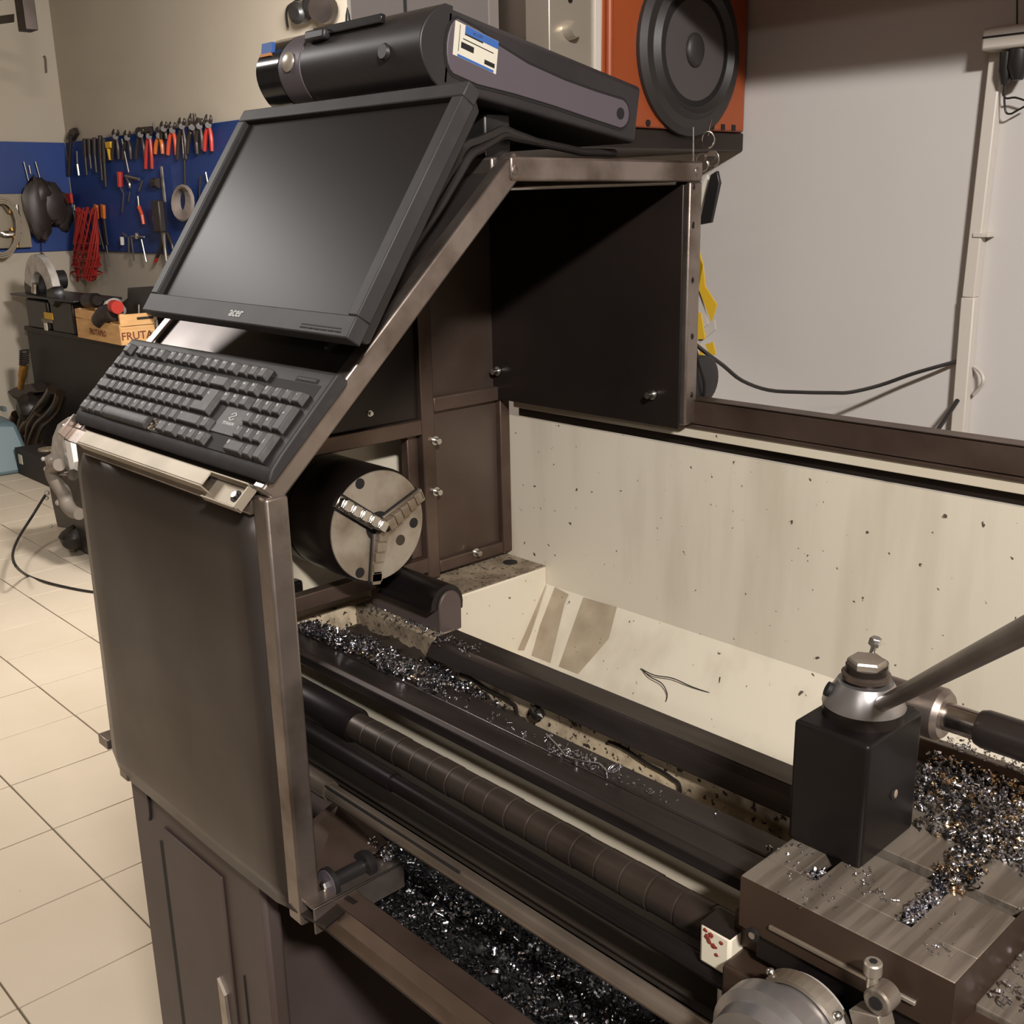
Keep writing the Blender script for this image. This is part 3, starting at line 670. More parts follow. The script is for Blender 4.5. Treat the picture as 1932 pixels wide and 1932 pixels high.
p = at(1421, 1763, 'Y', .6405); MB().cyl(p, p+Vector((0, -.0015, 0)), .006, n=20).build('oil_port', 'groove', cg); MB().cyl(p, p+Vector((0, -.0025, 0)), .003, n=14).build('oil_ball', 'bright', cg)
ap = MB().box(-.462, -.10, .665, .735, -.75, -.5995).build('apron', 'cream', cg, bevel=.004)
a = at(1350, 1735, 'X', -.452)
bk = MB().box(-.463, -.432, .640, .668, -.622, -.584).build('painted_stop', 'cream', cg, bevel=.003)
MB().box(-.463, -.432, .640, .668, -.5842, -.5835).build('oily_top', 'steel_dark', cg)
for k, (dx, dz, r_) in enumerate(((.008, -.010, .0035), (.012, -.006, .0028), (.015, -.015, .0032), (.006, -.004, .0022), (.018, -.022, .002), (.010, -.013, .0028), (.022, -.008, .0022))):
    MB().ball((-.463+dx, .6398, -.584+dz), r_, .0005, r_*.8, 8, 5, .25).build('bare_spot', 'red_paint', bk)
MB().box(-.432, -.18, .628, .668, -.665, -.600).build('apron_block', 'cross_brown', cg, bevel=.004)
# hand wheel dial
dl = thing('handwheel_dial', 'satin metal graduated hand wheel dial on the carriage apron', 'hand wheel', (-.345, .60, -.60))
HX, HZ = -.350, -.602
MB().rev((HX, .628, HZ), (HX, .610, HZ), [(0, .037), (.85, .037), (1, .034)], 48).build('dial_back', 'alu', dl)
MB().rev((HX, .610, HZ), (HX, .590, HZ), [(0, .0355), (.05, .0365), (.6, .0365), (.65, .0335), (1, .0335)], 56).build('graduated_ring', 'dial', dl)
MB().rev((HX, .592, HZ), (HX, .556, HZ), [(0, .046), (.08, .050), (.50, .050), (.62, .043), (1, .041)], 56).build('hub_cone', 'dial', dl)
MB().cyl((HX, .556, HZ), (HX, .5545, HZ), .017, n=32).build('hub_bore', 'groove', dl)
cl = MB(); 
for k in range(10):
    a0 = math.radians(40+k*9); a1 = math.radians(49+k*9)
    P8 = []
    for y in (.622, .607):
        for (aa, rr) in ((a0, .038), (a1, .038), (a1, .0415), (a0, .0415)): P8.append((HX+rr*math.cos(aa), y, HZ+rr*math.sin(aa)))
    cl.hexa(P8)
cl.build('clamp_band', 'ground', dl)
for an in (44, 126):
    a = math.radians(an); q = Vector((HX+.0435*math.cos(a), .612, HZ+.0435*math.sin(a))); MB().ball(q, .0036, .0036, .0036, 12, 7).build('clamp_screw', 'zinc', dl)
p = at(1645, 1862, 'Y', .625); MB().rev(p, p+Vector((0, -.001, .022)), [(0, .0042), (.55, .0042), (.56, .0065), (.95, .0065), (1, .0055)], 18).build('lock_screw', 'ground', cg)
q = p+Vector((0, -.001, .0222)); MB().cyl(q, q+Vector((0, 0, .0005)), .003, n=6).build('hex_socket', 'groove', cg)
p = at(1661, 1885, 'Y', .622); MB().rev(p+Vector((0, .010, 0)), p+Vector((0, -.006, 0)), [(0, .0105), (.9, .0105), (1, .009)], 26).build('eye_boss', 'cross', cg)
MB().rev(p+Vector((0, -.006, 0)), p+Vector((0, -.0068, 0)), [(0, .005), (1, .005)], 14).build('boss_recess', 'groove', cg)
p = at(1640, 1925, 'Y', .62); MB().beam(p+Vector((-.012, .005, -.004)), p+Vector((.012, .002, .006)), .016, .012).build('lock_block', 'ground', cg, bevel=.001)
# ================================================================== TOOL POST
tp = thing('tool_post', 'black square tool post with bright hexagonal top nut standing on the cross slide', 'tool post', (-.395, .756, -.52))
MB().box(-.4285, -.3615, .712, .800, Zt, -.410).build('post_block', 'black_oxide', tp, bevel=.0035, seg=3)
q = at(1686, 1498, 'X', -.3613); MB().cyl(q, q+Vector((.0008, 0, 0)), .005, n=16).build('side_hole', 'groove', tp); MB().ball(q+Vector((.0012, .0015, .0)), .001, .0028, .004, 10, 6).build('side_pin', 'dust', tp)
CXp, CYp = -.3930, .7585
cn = MB().rev((CXp, CYp, -.410), (CXp, CYp, -.366), [(0, .0325), (.28, .0325), (.30, .0318), (.66, .0215), (.68, .0165), (1, .0165)], 48)
cn.build('clamp_cone', 'steel_dark', tp)
MB().rev((CXp, CYp, -.3995), (CXp, CYp, -.3795), [(0, .0333), (.02, .0333), (1, .0222)], 48).build('cone_skirt', 'dial', tp)
MB().rev((CXp, CYp, -.3775), (CXp, CYp, -.3715), [(0, .0172), (.2, .0195), (.8, .0195), (1, .0175)], 40).build('washer', 'steel_tube', tp)
MB().rev((CXp, CYp, -.3715), (CXp, CYp, -.3600), [(0, .0155), (.85, .0155), (1, .0142)], 6).build('hex_nut', 'ground', tp, smooth=False)
q = Vector((CXp-.0215, CYp-.0165, -.3895)); dq = Vector((-.75, -.5, .42)).normalized(); MB().cyl(q, q+dq*.0035, .0062, n=18).build('lever_hole', 'groove', tp)
p0 = Vector((CXp+.018, CYp-.010, -.3925)); p1 = at(1975, 1168, 'X', -.205)
MB().tube([p0, p0.lerp(p1, .5), p1], [.0058, .0072, .0082], 20).build('lever', 'leverm', tp)
# tool holder on the far side with its adjusting screw
MB().box(-.4285, -.3700, .800, .806, -.50, -.412).build('tool_holder', 'black_oxide', tp, bevel=.002)
MB().rev((-.412, .806, -.412), (-.412, .806, -.384), [(0, .012), (.7, .014), (1, .013)], 24).build('holder_boss', 'bright', tp)
a = at(1637, 1262, 'Y', .806); b_ = at(1650, 1217, 'Y', .806)
MB().tube([a-Vector((0, 0, .02)), a, b_], .0026, 12).rev(b_, b_+(b_-a).normalized()*.007, [(0, .0055), (.8, .0055), (1, .0045)], 6).build('height_screw', 'zinc', tp)
# ================================================================== TRAY BRACKET, SPOOL
bx = at(653, 1693, 'Z', -.73); 
br = thing('tray_bracket', 'brown angle iron bracket with gusset plate on the chip tray rim beside the console', 'bracket', (-.93, .58, -.757))
MB().prism([(-.990, .545, -.730), (-.880, .545, -.730), (-.880, .640, -.730), (-.990, .640, -.730)], (0, 0, .0025)).build('gusset_plate', 'steel_brown', br, bevel=.0008)
MB().box(-.9025, -.8785, .520, .642, -.7275, -.7245).box(-.8815, -.8785, .520, .642, -.757, -.7245).build('angle_iron', 'steel_tube', br, bevel=.0012)
MB().prism([(-.998, .53, -.728), (-.905, .53, -.728), (-.905, .640, -.712), (-.998, .640, -.690)], (0, .0, .002)).build('sloped_sheet', 'steel_brown', br)
p = at(565, 1692, 'Y', .531); MB().ball(p, .009, .007, .012, 12, 8, .12).build('weld_bead', 'steel_tube', br)
MB().prism([(-.925, .5135, -.742), (-.862, .522, -.742), (-.862, .565, -.731), (-.925, .560, -.731)], (0, 0, .0025)).build('rim_end_plate', 'steel_dark', br)
sp = thing('cable_roller', 'black plastic double flanged roller with bright bolt on the tray bracket', 'roller', (-.93, .565, -.728))
a = at(618, 1674, 'Y', .552); a.z += .004; b_ = a+Vector((0, .058, 0)); 
MB().rev(a, b_, [(0, .018), (.10, .018), (.11, .0085), (.80, .0085), (.81, .0165), (.93, .0165), (1, .0150)], 32).build('roller_body', 'blackp', sp)
MB().rev(a+Vector((0, .001, 0)), a+Vector((0, -.007, 0)), [(0, .0062), (.75, .0062), (1, .005)], 6).build('bolt_head', 'zinc', sp, smooth=False)
MB().rev(a, a+Vector((0, -.0012, 0)), [(0, .0165), (1, .0165)], 28).build('roller_washer', 'pcgrey', sp)
# navy tub under the tray, enlarged so its dark colour fills the shade
solo(MB().taper(-1.06, .22, .86, 1.15, ZF, -.88, -.01, -.01), 'navy_fill_tub', 'navy', 'navy plastic tub enlarged to fill in the shadow below the lathe tray', 'tub', bevel=.02)
# ================================================================== SWARF (nobody could count it)
def curls(name, mname, n, fn, size, label, seed, parent=None):
    rnd = random.Random(seed); vs = []; fs = []
    for _ in range(n):
        p = fn(rnd)
        if p is None: continue
        p = Vector(p); sz = size*rnd.uniform(.5, 1.6)
        ax = Vector((rnd.gauss(0, 1), rnd.gauss(0, 1), rnd.gauss(0, .5))).normalized(); a = ax.orthogonal().normalized(); b = ax.cross(a)
        turns = rnd.choice((.5, .7, 1., 1.4, 2.2)); pitch = sz*rnd.uniform(.4, 1.4); r0 = sz*rnd.uniform(.35, .8); k = max(4, int(turns*7)); ph = rnd.random()*6.28; wd = size*rnd.uniform(.16, .34)
        o = len(vs)
        for i in range(k+1):
            t = i/k; an = ph+t*turns*6.283; c = p+a*(r0*math.cos(an))+b*(r0*math.sin(an))+ax*(pitch*turns*(t-.5))
            vs.append(c-ax*wd); vs.append(c+ax*wd)
        for i in range(k): fs.append((o+2*i, o+2*i+1, o+2*i+3, o+2*i+2))
    m = MB(); m.v = [Vector(v) for v in vs]; m.f = fs
    me = bpy.data.meshes.new(name); lo = sum(m.v, Vector())/len(m.v)
    me.from_pydata([tuple(v-lo) for v in m.v], [], m.f); me.materials.append(M[mname]); me.shade_smooth()
    o = bpy.data.objects.new(name, me); COL.objects.link(o); o.location = lo+Vector((0, 0, H)); tag(o, label, 'metal chips', None, 'stuff'); return o
def mound(name, x0, x1, y0, y1, fz, m, label, nx_=60, ny_=14, jit=.004):
    vs = []; fs = []
    for i in range(nx_+1):
        for j in range(ny_+1):
            x = x0+(x1-x0)*i/nx_; y = y0+(y1-y0)*j/ny_; vs.append((x, y, fz(x, y)+random.uniform(-jit, jit)))
    for i in range(nx_):
        for j in range(ny_): a = i*(ny_+1)+j; fs.append((a, a+ny_+1, a+ny_+2, a+1))
    o = MB().add(vs, fs); return solo(o, name, m, label, 'metal chips', kind='stuff')
def zt(x, y): return -.800+.020*math.sin((y-.58)*14)+.012*math.sin(x*23)*math.sin(y*40)+.012*max(0, 1-abs(x+.55)/.25)
mound('swarf_pile', -.98, .3, .578, .730, zt, 'swarfbed', 'dark bed of packed metal swarf filling the front chip tray', 160, 26, .005)
def ftray(r):
    x = -.97+1.0*r.random()**1.3; y = r.uniform(.579, .715); return (x, y, zt(x, y)+r.uniform(.0, .012))
curls('swarf', 'chipd', 5200, ftray, .0042, 'dark curled swarf covering the front chip tray', 11)
def ftray2(r):
    x = -.97+.55*r.random(); y = r.uniform(.579, .700) if r.random() < .7 else r.gauss(.665, .008); return (x, min(y, .715), zt(x, y)+r.uniform(.006, .016))
curls('swarf', 'chip', 430, ftray2, .0058, 'bright loose curls on top of the front chip tray', 12)
def fplate(r):
    x = r.uniform(-1.0, -.885); return (x, .632+r.gauss(0, .004), -.722+ (-.880-x)*.12+r.uniform(0, .006))
curls('swarf', 'chip', 200, fplate, .0038, 'bright shavings along the upper edge of the gusset plate', 13)
# gap beside the chuck
def zg(x, y):
    t = max(0, min(1, (x+1.32)/.40)); return -.634-.034*t**1.5+.010*math.exp(-((x+1.2)/.06)**2)+.003*math.sin(x*90)
mound('swarf_pile', -1.33, -.93, .782, .905, zg, 'olive', 'dark heap of swarf in the bed gap below the chuck', 60, 16, .003)
def fgap(r):
    x = r.uniform(-1.30, -1.05) if r.random() < .7 else r.uniform(-1.1, -.97); y = min(.900, r.uniform(.775, .87) if x < -1.15 else r.uniform(.78, .9)); return (x, y, max(zg(x, y), -.597 if y < .812 else -1)+r.uniform(0, .010))
curls('swarf', 'chip', 1250, fgap, .0050, 'silver blue swarf heaped in the bed gap below the chuck', 14)
curls('swarf', 'chipd', 700, fgap, .0036, 'dark fine swarf in the bed gap below the chuck', 15)
def fgapg(r):
    x = r.uniform(-1.18, -1.02); return (x, .79+r.gauss(0, .006), -.594+r.uniform(0, .002))
curls('swarf', 'chipg', 60, fgapg, .0030, 'golden shavings on the front rail beside the bed gap', 16)
def fledge(r):
    x = r.uniform(-1.30, -1.05); return (x, .915+r.gauss(0, .008)-.0*x, -.603+r.uniform(0, .004))
curls('swarf', 'chip', 260, fledge, .0030, 'fine bright swarf along the ledge left of the rear rail', 17)
def frail(r):
    x = r.choice((r.uniform(-1.0, -.62), r.gauss(-.73, .035), r.uniform(-1.1, -.45))); return (x, .789+r.gauss(0, .007), -.5965+r.uniform(0, .002))
curls('swarf', 'chip', 130, frail, .0026, 'scattered fine curls on top of the front bed rail', 18)
def ftr(r):
    x = r.choice((r.gauss(-.93, .035), r.gauss(-.93, .04), r.uniform(-.55, -.44))); return (x, .885+r.uniform(-.03, .02), -.682+r.uniform(.0, .012))
curls('swarf', 'chip', 240, ftr, .0032, 'bright curls lying in the trough between the rails', 19)
curls('swarf', 'chipd', 300, ftr, .0040, 'dark curls lying in the trough between the rails', 20)
# on the cross slide
def inpost(x, y): return -.432 < x < -.358 and .708 < y < .826
def fcs(r):
    x = r.uniform(-.40, -.18)
    y = .915-.115*r.random()**1.5
    if r.random() < .14: x = r.gauss(-.305, .006); y = r.uniform(.735, .81)
    if inpost(x, y): return None
    return (x, y, Zt+.001+r.uniform(0, .008)*(1.6 if y > .83 else .7))
curls('swarf', 'chip', 1150, fcs, .0042, 'silver blue curls heaped on the cross slide behind the tool post', 21)
curls('swarf', 'chipg', 480, fcs, .0042, 'golden curls heaped on the cross slide behind the tool post', 22)
curls('swarf', 'chipd', 1000, fcs, .0040, 'dark curls heaped on the cross slide behind the tool post', 23)
def fslot(r):
    if r.random() < .75: return (r.gauss(-.3055, .0028), r.uniform(.679, .750), Zt-.002+r.uniform(-.005, .004))
    return (r.gauss(-.386, .003), r.uniform(.680, .700), Zt-.010+r.uniform(-.004, .004))
curls('swarf', 'chip', 330, fslot, .0040, 'bright chips packed in the T slots of the cross slide', 24)
def fsc(r):
    c = r.choice(((-.37, .66, .012), (-.34, .69, .006), (-.275, .665, .005), (-.41, .70, .010), (-.355, .705, .006), (-.275, .70, .02)))
    return (r.gauss(c[0], c[2]), r.gauss(c[1], c[2]), Zt+.0008+r.uniform(0, .001))
curls('swarf', 'chip', 90, fsc, .0018, 'tiny metal crumbs scattered on the cross slide front', 25)
def fbridge(r):
    x = r.uniform(-.40, -.10); return (x, .932+r.gauss(0, .006), -.502+r.uniform(0, .003))
curls('swarf', 'chip', 240, fbridge, .0026, 'bright crumbs on the ridge behind the cross slide', 26)
def fwing(r): return (r.uniform(-.245, -.15), r.uniform(.69, .80), -.559+r.uniform(0, .005))
curls('swarf', 'chip', 160, fwing, .0040, 'curls on the saddle wing right of the cross slide', 27)
# long stray wires
for (pts, lab) in (([(1215, 1265), (1232, 1280), (1255, 1293), (1262, 1312), (1252, 1330), (1238, 1340)], 'thin dark curved wire lying on the lower splash guard'),
                   ([(1212, 1263), (1240, 1277), (1275, 1283), (1310, 1298), (1345, 1308), (1353, 1300), (1360, 1278)], 'thin springy wire with a hooked end on the splash guard slope')):
    P_ = [onslope(*p, lift=.004+.006*math.sin(i)) for i, p in enumerate(pts)]
    solo(MB().tube(P_, .0008, 6), 'wire_offcut', 'cable', lab, 'wire')
P_ = [at(x, y, 'Z', -.594) for x, y in ((1030, 1385), (1050, 1405), (1068, 1428), (1100, 1436), (1130, 1440), (1145, 1455), (1146, 1467))]
solo(MB().tube(P_, .0009, 5), 'wire_offcut', 'chip', 'bright twisted chip strand lying on the front rail', 'wire')
b = MB(); c = at(1160, 1450, 'Z', -.590)
for k in range(5): b.tube([c+Vector((.006*math.cos(a*.7+k), .006*math.sin(a*.7+k*1.3), .004*math.sin(a+k))) for a in range(9)], .0006, 5, closed=True)
solo(b, 'chip_nest', 'chip', 'small round nest of wiry chips on the front rail', 'metal chips')
p = at(1012, 1345, 'Z', -.64)
solo(MB().ball(p, .011, .009, .008, 8, 5, .3), 'oily_rag', 'grease', 'small crumpled black oily scrap between the bed rails', 'rag', smooth=False)
# ================================================================== NEAR WALL: speakers, amplifier, conduit, keys
def pY(px, py, y=YN): return at(px, py, 'Y', y)
s_c = -1.15
spk = thing('loudspeaker', 'orange plywood loudspeaker with large dark round woofer', 'loudspeaker', (-1.3, 1.46, .108))
MB().box(-1.45, s_c, 1.276, 1.642, .108, .40).build('cabinet', 'wood_or', spk, bevel=.004)
MB().cyl((s_c+.004, 1.289, .11), (s_c+.004, 1.289, .40), .006, n=12).build('front_trim', 'wood_or', spk)
wy, wz = 1.482, .226
MB().rev((s_c, wy, wz), (s_c+.014, wy, wz), [(0, .128), (.5, .128), (1, .118)], 56).build('woofer_frame', 'rubber', spk)
def ring(r0, r1, x0, x1, n=56):
    vs = []; fs = []
    for k in range(n):
        a = 2*math.pi*k/n; vs += [(x0, wy+r0*math.cos(a), wz+r0*math.sin(a)), (x1, wy+(r0+r1)/2*math.cos(a), wz+(r0+r1)/2*math.sin(a)), (x0, wy+r1*math.cos(a), wz+r1*math.sin(a))]
    for k in range(n):
        for q in range(2): a = k*3+q; b_ = ((k+1) % n)*3+q; fs.append((a, b_, b_+1, a+1))
    return MB().add(vs, fs)
ring(.084, .106, s_c+.012, s_c+.022).build('surround', 'rubber', spk)
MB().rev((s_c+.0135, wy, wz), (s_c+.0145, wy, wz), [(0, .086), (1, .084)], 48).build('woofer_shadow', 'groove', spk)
MB().rev((s_c+.0145, wy, wz), (s_c+.0150, wy, wz), [(0, .075), (1, .030)], 48).build('cone', 'cone', spk)
MB().ball((s_c+.016, wy-.004, wz), .010, .022, .026, 20, 8).build('dust_cap', 'rubber', spk)
for q in ((1222, 232),): 
    p = at(q[0], q[1], 'X', s_c); MB().cyl(p, p+Vector((.002, 0, 0)), .005, n=12).build('screw_hole', 'groove', spk)
for k in range(7):
    MB().box(s_c+.0002, s_c+.0015, 1.425+k*.030, 1.435+k*.030, .110, .1195).build('slot_mark', 'groove', spk)
XA = -1.152; p0 = at(1036, 40, 'X', XA); p1 = at(1119, 40, 'X', XA); p2 = Vector((XA, 1.274, 0))
am = thing('amplifier', 'grey metal box with round knob between the two orange loudspeakers', 'amplifier', (-1.3, (p0.y+p2.y)/2, .108))
MB().box(-1.46, XA, p0.y, p1.y, .108, .42).build('amplifier_case', 'silver', am, bevel=.002)
MB().box(-1.46, XA+.004, p1.y, p2.y, .108, .42).build('side_edge', 'conduit', am, bevel=.001)
p = at(1073, 57, 'X', XA); MB().rev(p, p+Vector((.016, 0, 0)), [(0, .0135), (.6, .0125), (1, .0105)], 28).build('knob', 'silver', am)
p = at(1075, 0, 'X', XA); MB().cyl(p, p+Vector((.002, 0, 0)), .004, n=12).build('screw', 'steel_dark', am)
sp2 = thing('loudspeaker', 'orange plywood loudspeaker half hidden behind the computer case', 'loudspeaker', (-1.35, 1.13, .108))
MB().box(-1.50, -1.20, at(926, 30, 'X', -1.2).y, p0.y-.001, .108, .42).build('cabinet', 'wood_or', sp2, bevel=.004)
MB().box(-1.2005, -1.1985, at(940, 30, 'X', -1.2).y, at(1022, 30, 'X', -1.2).y, .13, .42).build('front_recess', 'steel_dark', sp2)
# bracket shelf under the near speaker
solo(MB().box(-1.76, -1.155, 1.05, 1.648, .078, .107), 'speaker_bracket', 'steel_dark', 'dark bracket shelf fixed to the wall under the near loudspeaker', 'bracket', bevel=.002)
# grey cabinet behind the computer at the wall end
YC = 1.098
p0 = at(662, 30, 'Y', YC); p1 = at(922, 30, 'Y', YC)
wc = thing('grey_cabinet', 'grey metal cabinet behind the computer, left of the two loudspeakers', 'cabinet', ((p0.x+p1.x)/2, YC+.01, .108))
MB().box(p0.x, p1.x, YC, YC+.022, .108, .42).build('cabinet_body', 'greycab', wc, bevel=.002)
MB().box(p0.x+(p1.x-p0.x)*.42, p0.x+(p1.x-p0.x)*.44, YC-.0008, YC, .108, .42).build('door_gap', 'groove', wc)
# unseen shelf above the frame, assumed and placed to shade the wall top
solo(MB().box(-1.13, 1.6, 1.27, 1.648, .352, .372), 'unseen_wall_shelf', 'wood_or', 'unseen long shelf above the loudspeaker, placed to shade the wall top', 'shelf', bevel=.002)
# conduit (leans a little)
cd = thing('wall_conduit', 'white cable conduit running down the white wall at the right', 'conduit', tuple(pY(1815, 820)))
a = pY(1890, 95); b_ = pY(1836, 560); c = pY(1812, 850); 
MB().beam(a+Vector((0, -.010, 0)), b_+Vector((0, -.010, 0)), .019, .018, (0, 1, 0)).beam(b_+Vector((0, -.010, 0)), c+Vector((0, -.010, 0)), .021, .018, (0, 1, 0)).build('conduit_run', 'conduit', cd, bevel=.002)
p = pY(1862, 443); MB().beam(p+Vector((-.0, -.011, .003)), p+Vector((0, -.011, -.003)), .024, .021, (0, 1, 0)).build('conduit_joint', 'conduit', cd, bevel=.001)
cb = thing('wall_socket_rail', 'white horizontal cable box with black plugs at the upper right', 'cable box', tuple(pY(1905, 95)))
a = pY(1880, 82); MB().box(a.x, a.x+.25, 1.60, 1.648, a.z-.014, a.z+.016).build('cable_box', 'conduit', cb, bevel=.004)
MB().box(a.x+.002, a.x+.25, 1.5992, 1.6005, a.z+.002, a.z+.0045).build('box_seam', 'groove', cb)
for (q, r_) in (((1898, 130), .010), ((1922, 122), .015)):
    p = pY(q[0], q[1], 1.62); MB().rev(p+Vector((0, 0, .022)), p+Vector((0, 0, -.020)), [(0, r_), (.6, r_), (1, r_*.5)], 16).build('plug', 'blackp', cb)
b = MB().tube([pY(1897, 145, 1.62), pY(1894, 170, 1.63), pY(1897, 185, 1.63), pY(1915, 184, 1.63), pY(1935, 190, 1.63)], .0015, 6).tube([pY(1895, 150, 1.62), pY(1896, 205, 1.63), pY(1905, 215, 1.63), pY(1920, 208, 1.63), pY(1938, 198, 1.63)], .0015, 6)
b.build('thin_lead', 'cable', cb)
solo(MB().tube([pY(1888+x, 75, 1.645) if False else pY(1919, y, 1.645) for x, y in ((0, -20), (0, 20), (0, 62))], .0012, 6), 'thin_wire', 'cable', 'thin vertical wire on the wall at the upper right corner', 'wire')
# cables on the wall
pts = [(1310, 648, 1.20), (1335, 668, 1.26), (1365, 690, 1.32), (1400, 718, 1.38), (1450, 736, 1.45), (1510, 740, 1.50), (1570, 741, 1.53), (1605, 740, 1.55), (1660, 727, 1.58), (1720, 706, 1.60), (1775, 690, 1.62), (1808, 681, 1.638)]
solo(MB().tube([at(x, y, 'Y', d) for x, y, d in pts], .0030, 8), 'cable', 'cable', 'black cable sagging from the console back to the wall conduit', 'cable')
solo(MB().tube([pY(1807, 755, 1.63), pY(1785, 788, 1.60), pY(1762, 822, 1.56), pY(1745, 850, 1.50)], .0034, 8), 'cable', 'cable', 'short black cable stub rising from behind the channel to the conduit', 'cable')
solo(MB().tube([pY(1838, 692, 1.64), pY(1850, 702, 1.635), pY(1855, 716, 1.63), pY(1850, 730, 1.635), pY(1837, 745, 1.64)], .0026, 8), 'cable', 'conduit', 'short white cable loop beside the wall conduit', 'cable')
# keys, yellow strap, reel hanging at the console back
ky = thing('key_bunch', 'bunch of keys with black tag hanging on rings beside the console back', 'keys', tuple(at(1338, 420, 'Y', 1.30)))
def rg(px, py, r_, y, tilt=0, nm='key_ring'):
    c = at(px, py, 'Y', y); MB().tube([c+Vector((r_*math.cos(a/14*6.283)*math.cos(tilt), r_*math.cos(a/14*6.283)*math.sin(tilt), r_*1.25*math.sin(a/14*6.283))) for a in range(14)], .0011, 6, closed=True).build(nm, 'bright', ky)
rg(1336, 264, .009, 1.30, .5); rg(1325, 306, .010, 1.29, 1.0); rg(1345, 300, .009, 1.30, .2)
MB().ball(at(1342, 295, 'Y', 1.30), .011, .006, .007, 10, 6, .2).build('key_clip', 'steel_tube', ky)
pts = [at(x, y, 'Y', 1.30) for x, y in ((1340, 330), (1352, 322), (1357, 345), (1341, 420), (1320, 424), (1321, 412))]
MB().prism(pts, (0, .006, 0)).build('black_tag', 'blackp', ky, bevel=.001)
pts = [at(x, y, 'Y', 1.31) for x, y in ((1326, 345), (1334, 330), (1338, 350), (1322, 400), (1318, 420), (1316, 380))]
MB().prism(pts, (0, .003, 0)).build('cream_tag', 'label', ky)
MB().tube([at(1336, 255, 'Y', 1.30), at(1338, 240, 'Y', 1.34), at(1342, 225, 'Y', 1.45)], .0012, 6).build('hook_wire', 'bright', ky)
ys = thing('ratchet_strap', 'yellow and white webbing strap hanging behind the console post', 'strap', tuple(at(1335, 740, 'Y', 1.42)))
def web(pl_, m, y):
    for (a0, a1, b0, b1) in pl_:
        MB().prism([at(x, yy, 'Y', y) for x, yy in (a0, a1, b1, b0)], (0, .002, 0)).build('webbing', m, ys)
web([((1304, 310), (1312, 310), (1306, 480), (1316, 478)), ((1306, 480), (1316, 478), (1318, 545), (1326, 500)), ((1318, 470), (1326, 500), (1318, 545), (1330, 540)), ((1318, 545), (1330, 540), (1342, 608), (1352, 575)), ((1316, 590), (1322, 590), (1314, 640), (1330, 640)), ((1330, 650), (1345, 645), (1340, 672), (1350, 668)), ((1314, 690), (1322, 650), (1320, 700), (1332, 690))], 'yellow', 1.42)
web([((1316, 632), (1348, 604), (1318, 648), (1350, 622)), ((1314, 560), (1320, 545), (1326, 620), (1336, 612)), ((1322, 705), (1330, 700), (1336, 680), (1344, 672))], 'strapw', 1.425)
MB().tube([at(1308, 240, 'Y', 1.42), at(1308, 280, 'Y', 1.42), at(1308, 315, 'Y', 1.42)], .0012, 6).build('hanger_wire', 'bright', ys)
MB().tube([at(1338+10*math.cos(a/12*6.283), 728+16*math.sin(a/12*6.283), 'Y', 1.42) for a in range(12)], .0022, 6, closed=True).build('strap_hook', 'brass', ys)
p = at(1318, 715, 'Y', 1.24); solo(MB().rev(p+Vector((-.012, 0, 0)), p+Vector((.012, 0, 0)), [(0, .030), (.1, .034), (.9, .034), (1, .030)], 28), 'cable_reel', 'blackp', 'dark round reel behind the lower corner of the console back', 'reel')
solo(MB().tube([at(1311, 655, 'Y', 1.21), at(1318, 680, 'Y', 1.22), at(1326, 705, 'Y', 1.225), at(1330, 725, 'Y', 1.23), at(1328, 752, 'Y', 1.235)], .0025, 8), 'cable', 'cable', 'thin black lead dropping behind the console back post', 'cable')
# ================================================================== FAR WALL: pegboard and tools
PB = YF-.012
pbd = thing('pegboard', 'long blue tool pegboard on the far wall', 'pegboard', (XL+1.2, PB, -.2))
zt0, zt1 = at(300, 246, 'Y', PB).z, at(300, 478, 'Y', PB).z
xr = at(470, 250, 'Y', PB).x
MB().box(XL+.02, xr, PB-.004, PB+.008, zt1, zt0).build('board', 'pegblue', pbd, bevel=.002)
q0 = at(0, 262, 'X', XL+.012); q1 = at(140, 262, 'X', XL+.012)
MB().box(XL+.004, XL+.016, q0.y-.6, YF-.02, zt1+.0, zt0-.0).build('board', 'pegblue', pbd, bevel=.002)
TY = PB-.03
def W(px, py, d=0): return at(px, py, 'Y', TY-d)
def Lw(px, py, d=0): return at(px, py, 'X', XL+.045+d)
MMP = (at(301, 350, 'Y', TY)-at(300, 350, 'Y', TY)).length   # metres per photo pixel on the far wall
def stick(ps, r, m, label, cat, name, end=None, n=8, P_=W):
    """tool made of consecutive rods: [(px,py),...], radii, materials per section"""
    t = thing(name, label, cat, tuple(P_(*ps[-1])))
    for i in range(len(ps)-1):
        a = P_(*ps[i]); b = P_(*ps[i+1])
        MB().cyl(a, b, r[i], r[i]*.9, n=n).build('handle' if i == 0 else 'shank', m[i], t)
    return t
def plier(px, py0, py1, spread, m, label, headh=16):
    """pliers hung head up: px, top, bottom"""
    t = thing('pliers', label, 'pliers', tuple(W(px, py1)))
    yj = py0+headh
    MB().tube([W(px-3, py0), W(px-5, py0+headh*.5), W(px, yj)], [.004, .010, .014], 8).tube([W(px+4, py0+1), W(px+5, py0+headh*.5), W(px, yj)], [.004, .010, .014], 8).build('jaws', 'tooldark', t)
    MB().cyl(W(px, yj, -.012), W(px, yj, .012), .018, n=12).build('pivot', 'tooldark', t)
    for s in (-1, 1): MB().tube([W(px+s*2, yj+3), W(px+s*spread*.8, (yj+py1)/2), W(px+s*spread, py1)], [.010, .013, .011], 8).build('grip', m, t)
    return t
plier(285, 238, 262, 5, 'red', 'pliers with long dark red handles, left of the orange handled cutters', 10) if False else None
plier(281, 245, 318, 6, 'red', 'pliers with long deep red handles near the pegboard centre', 12)
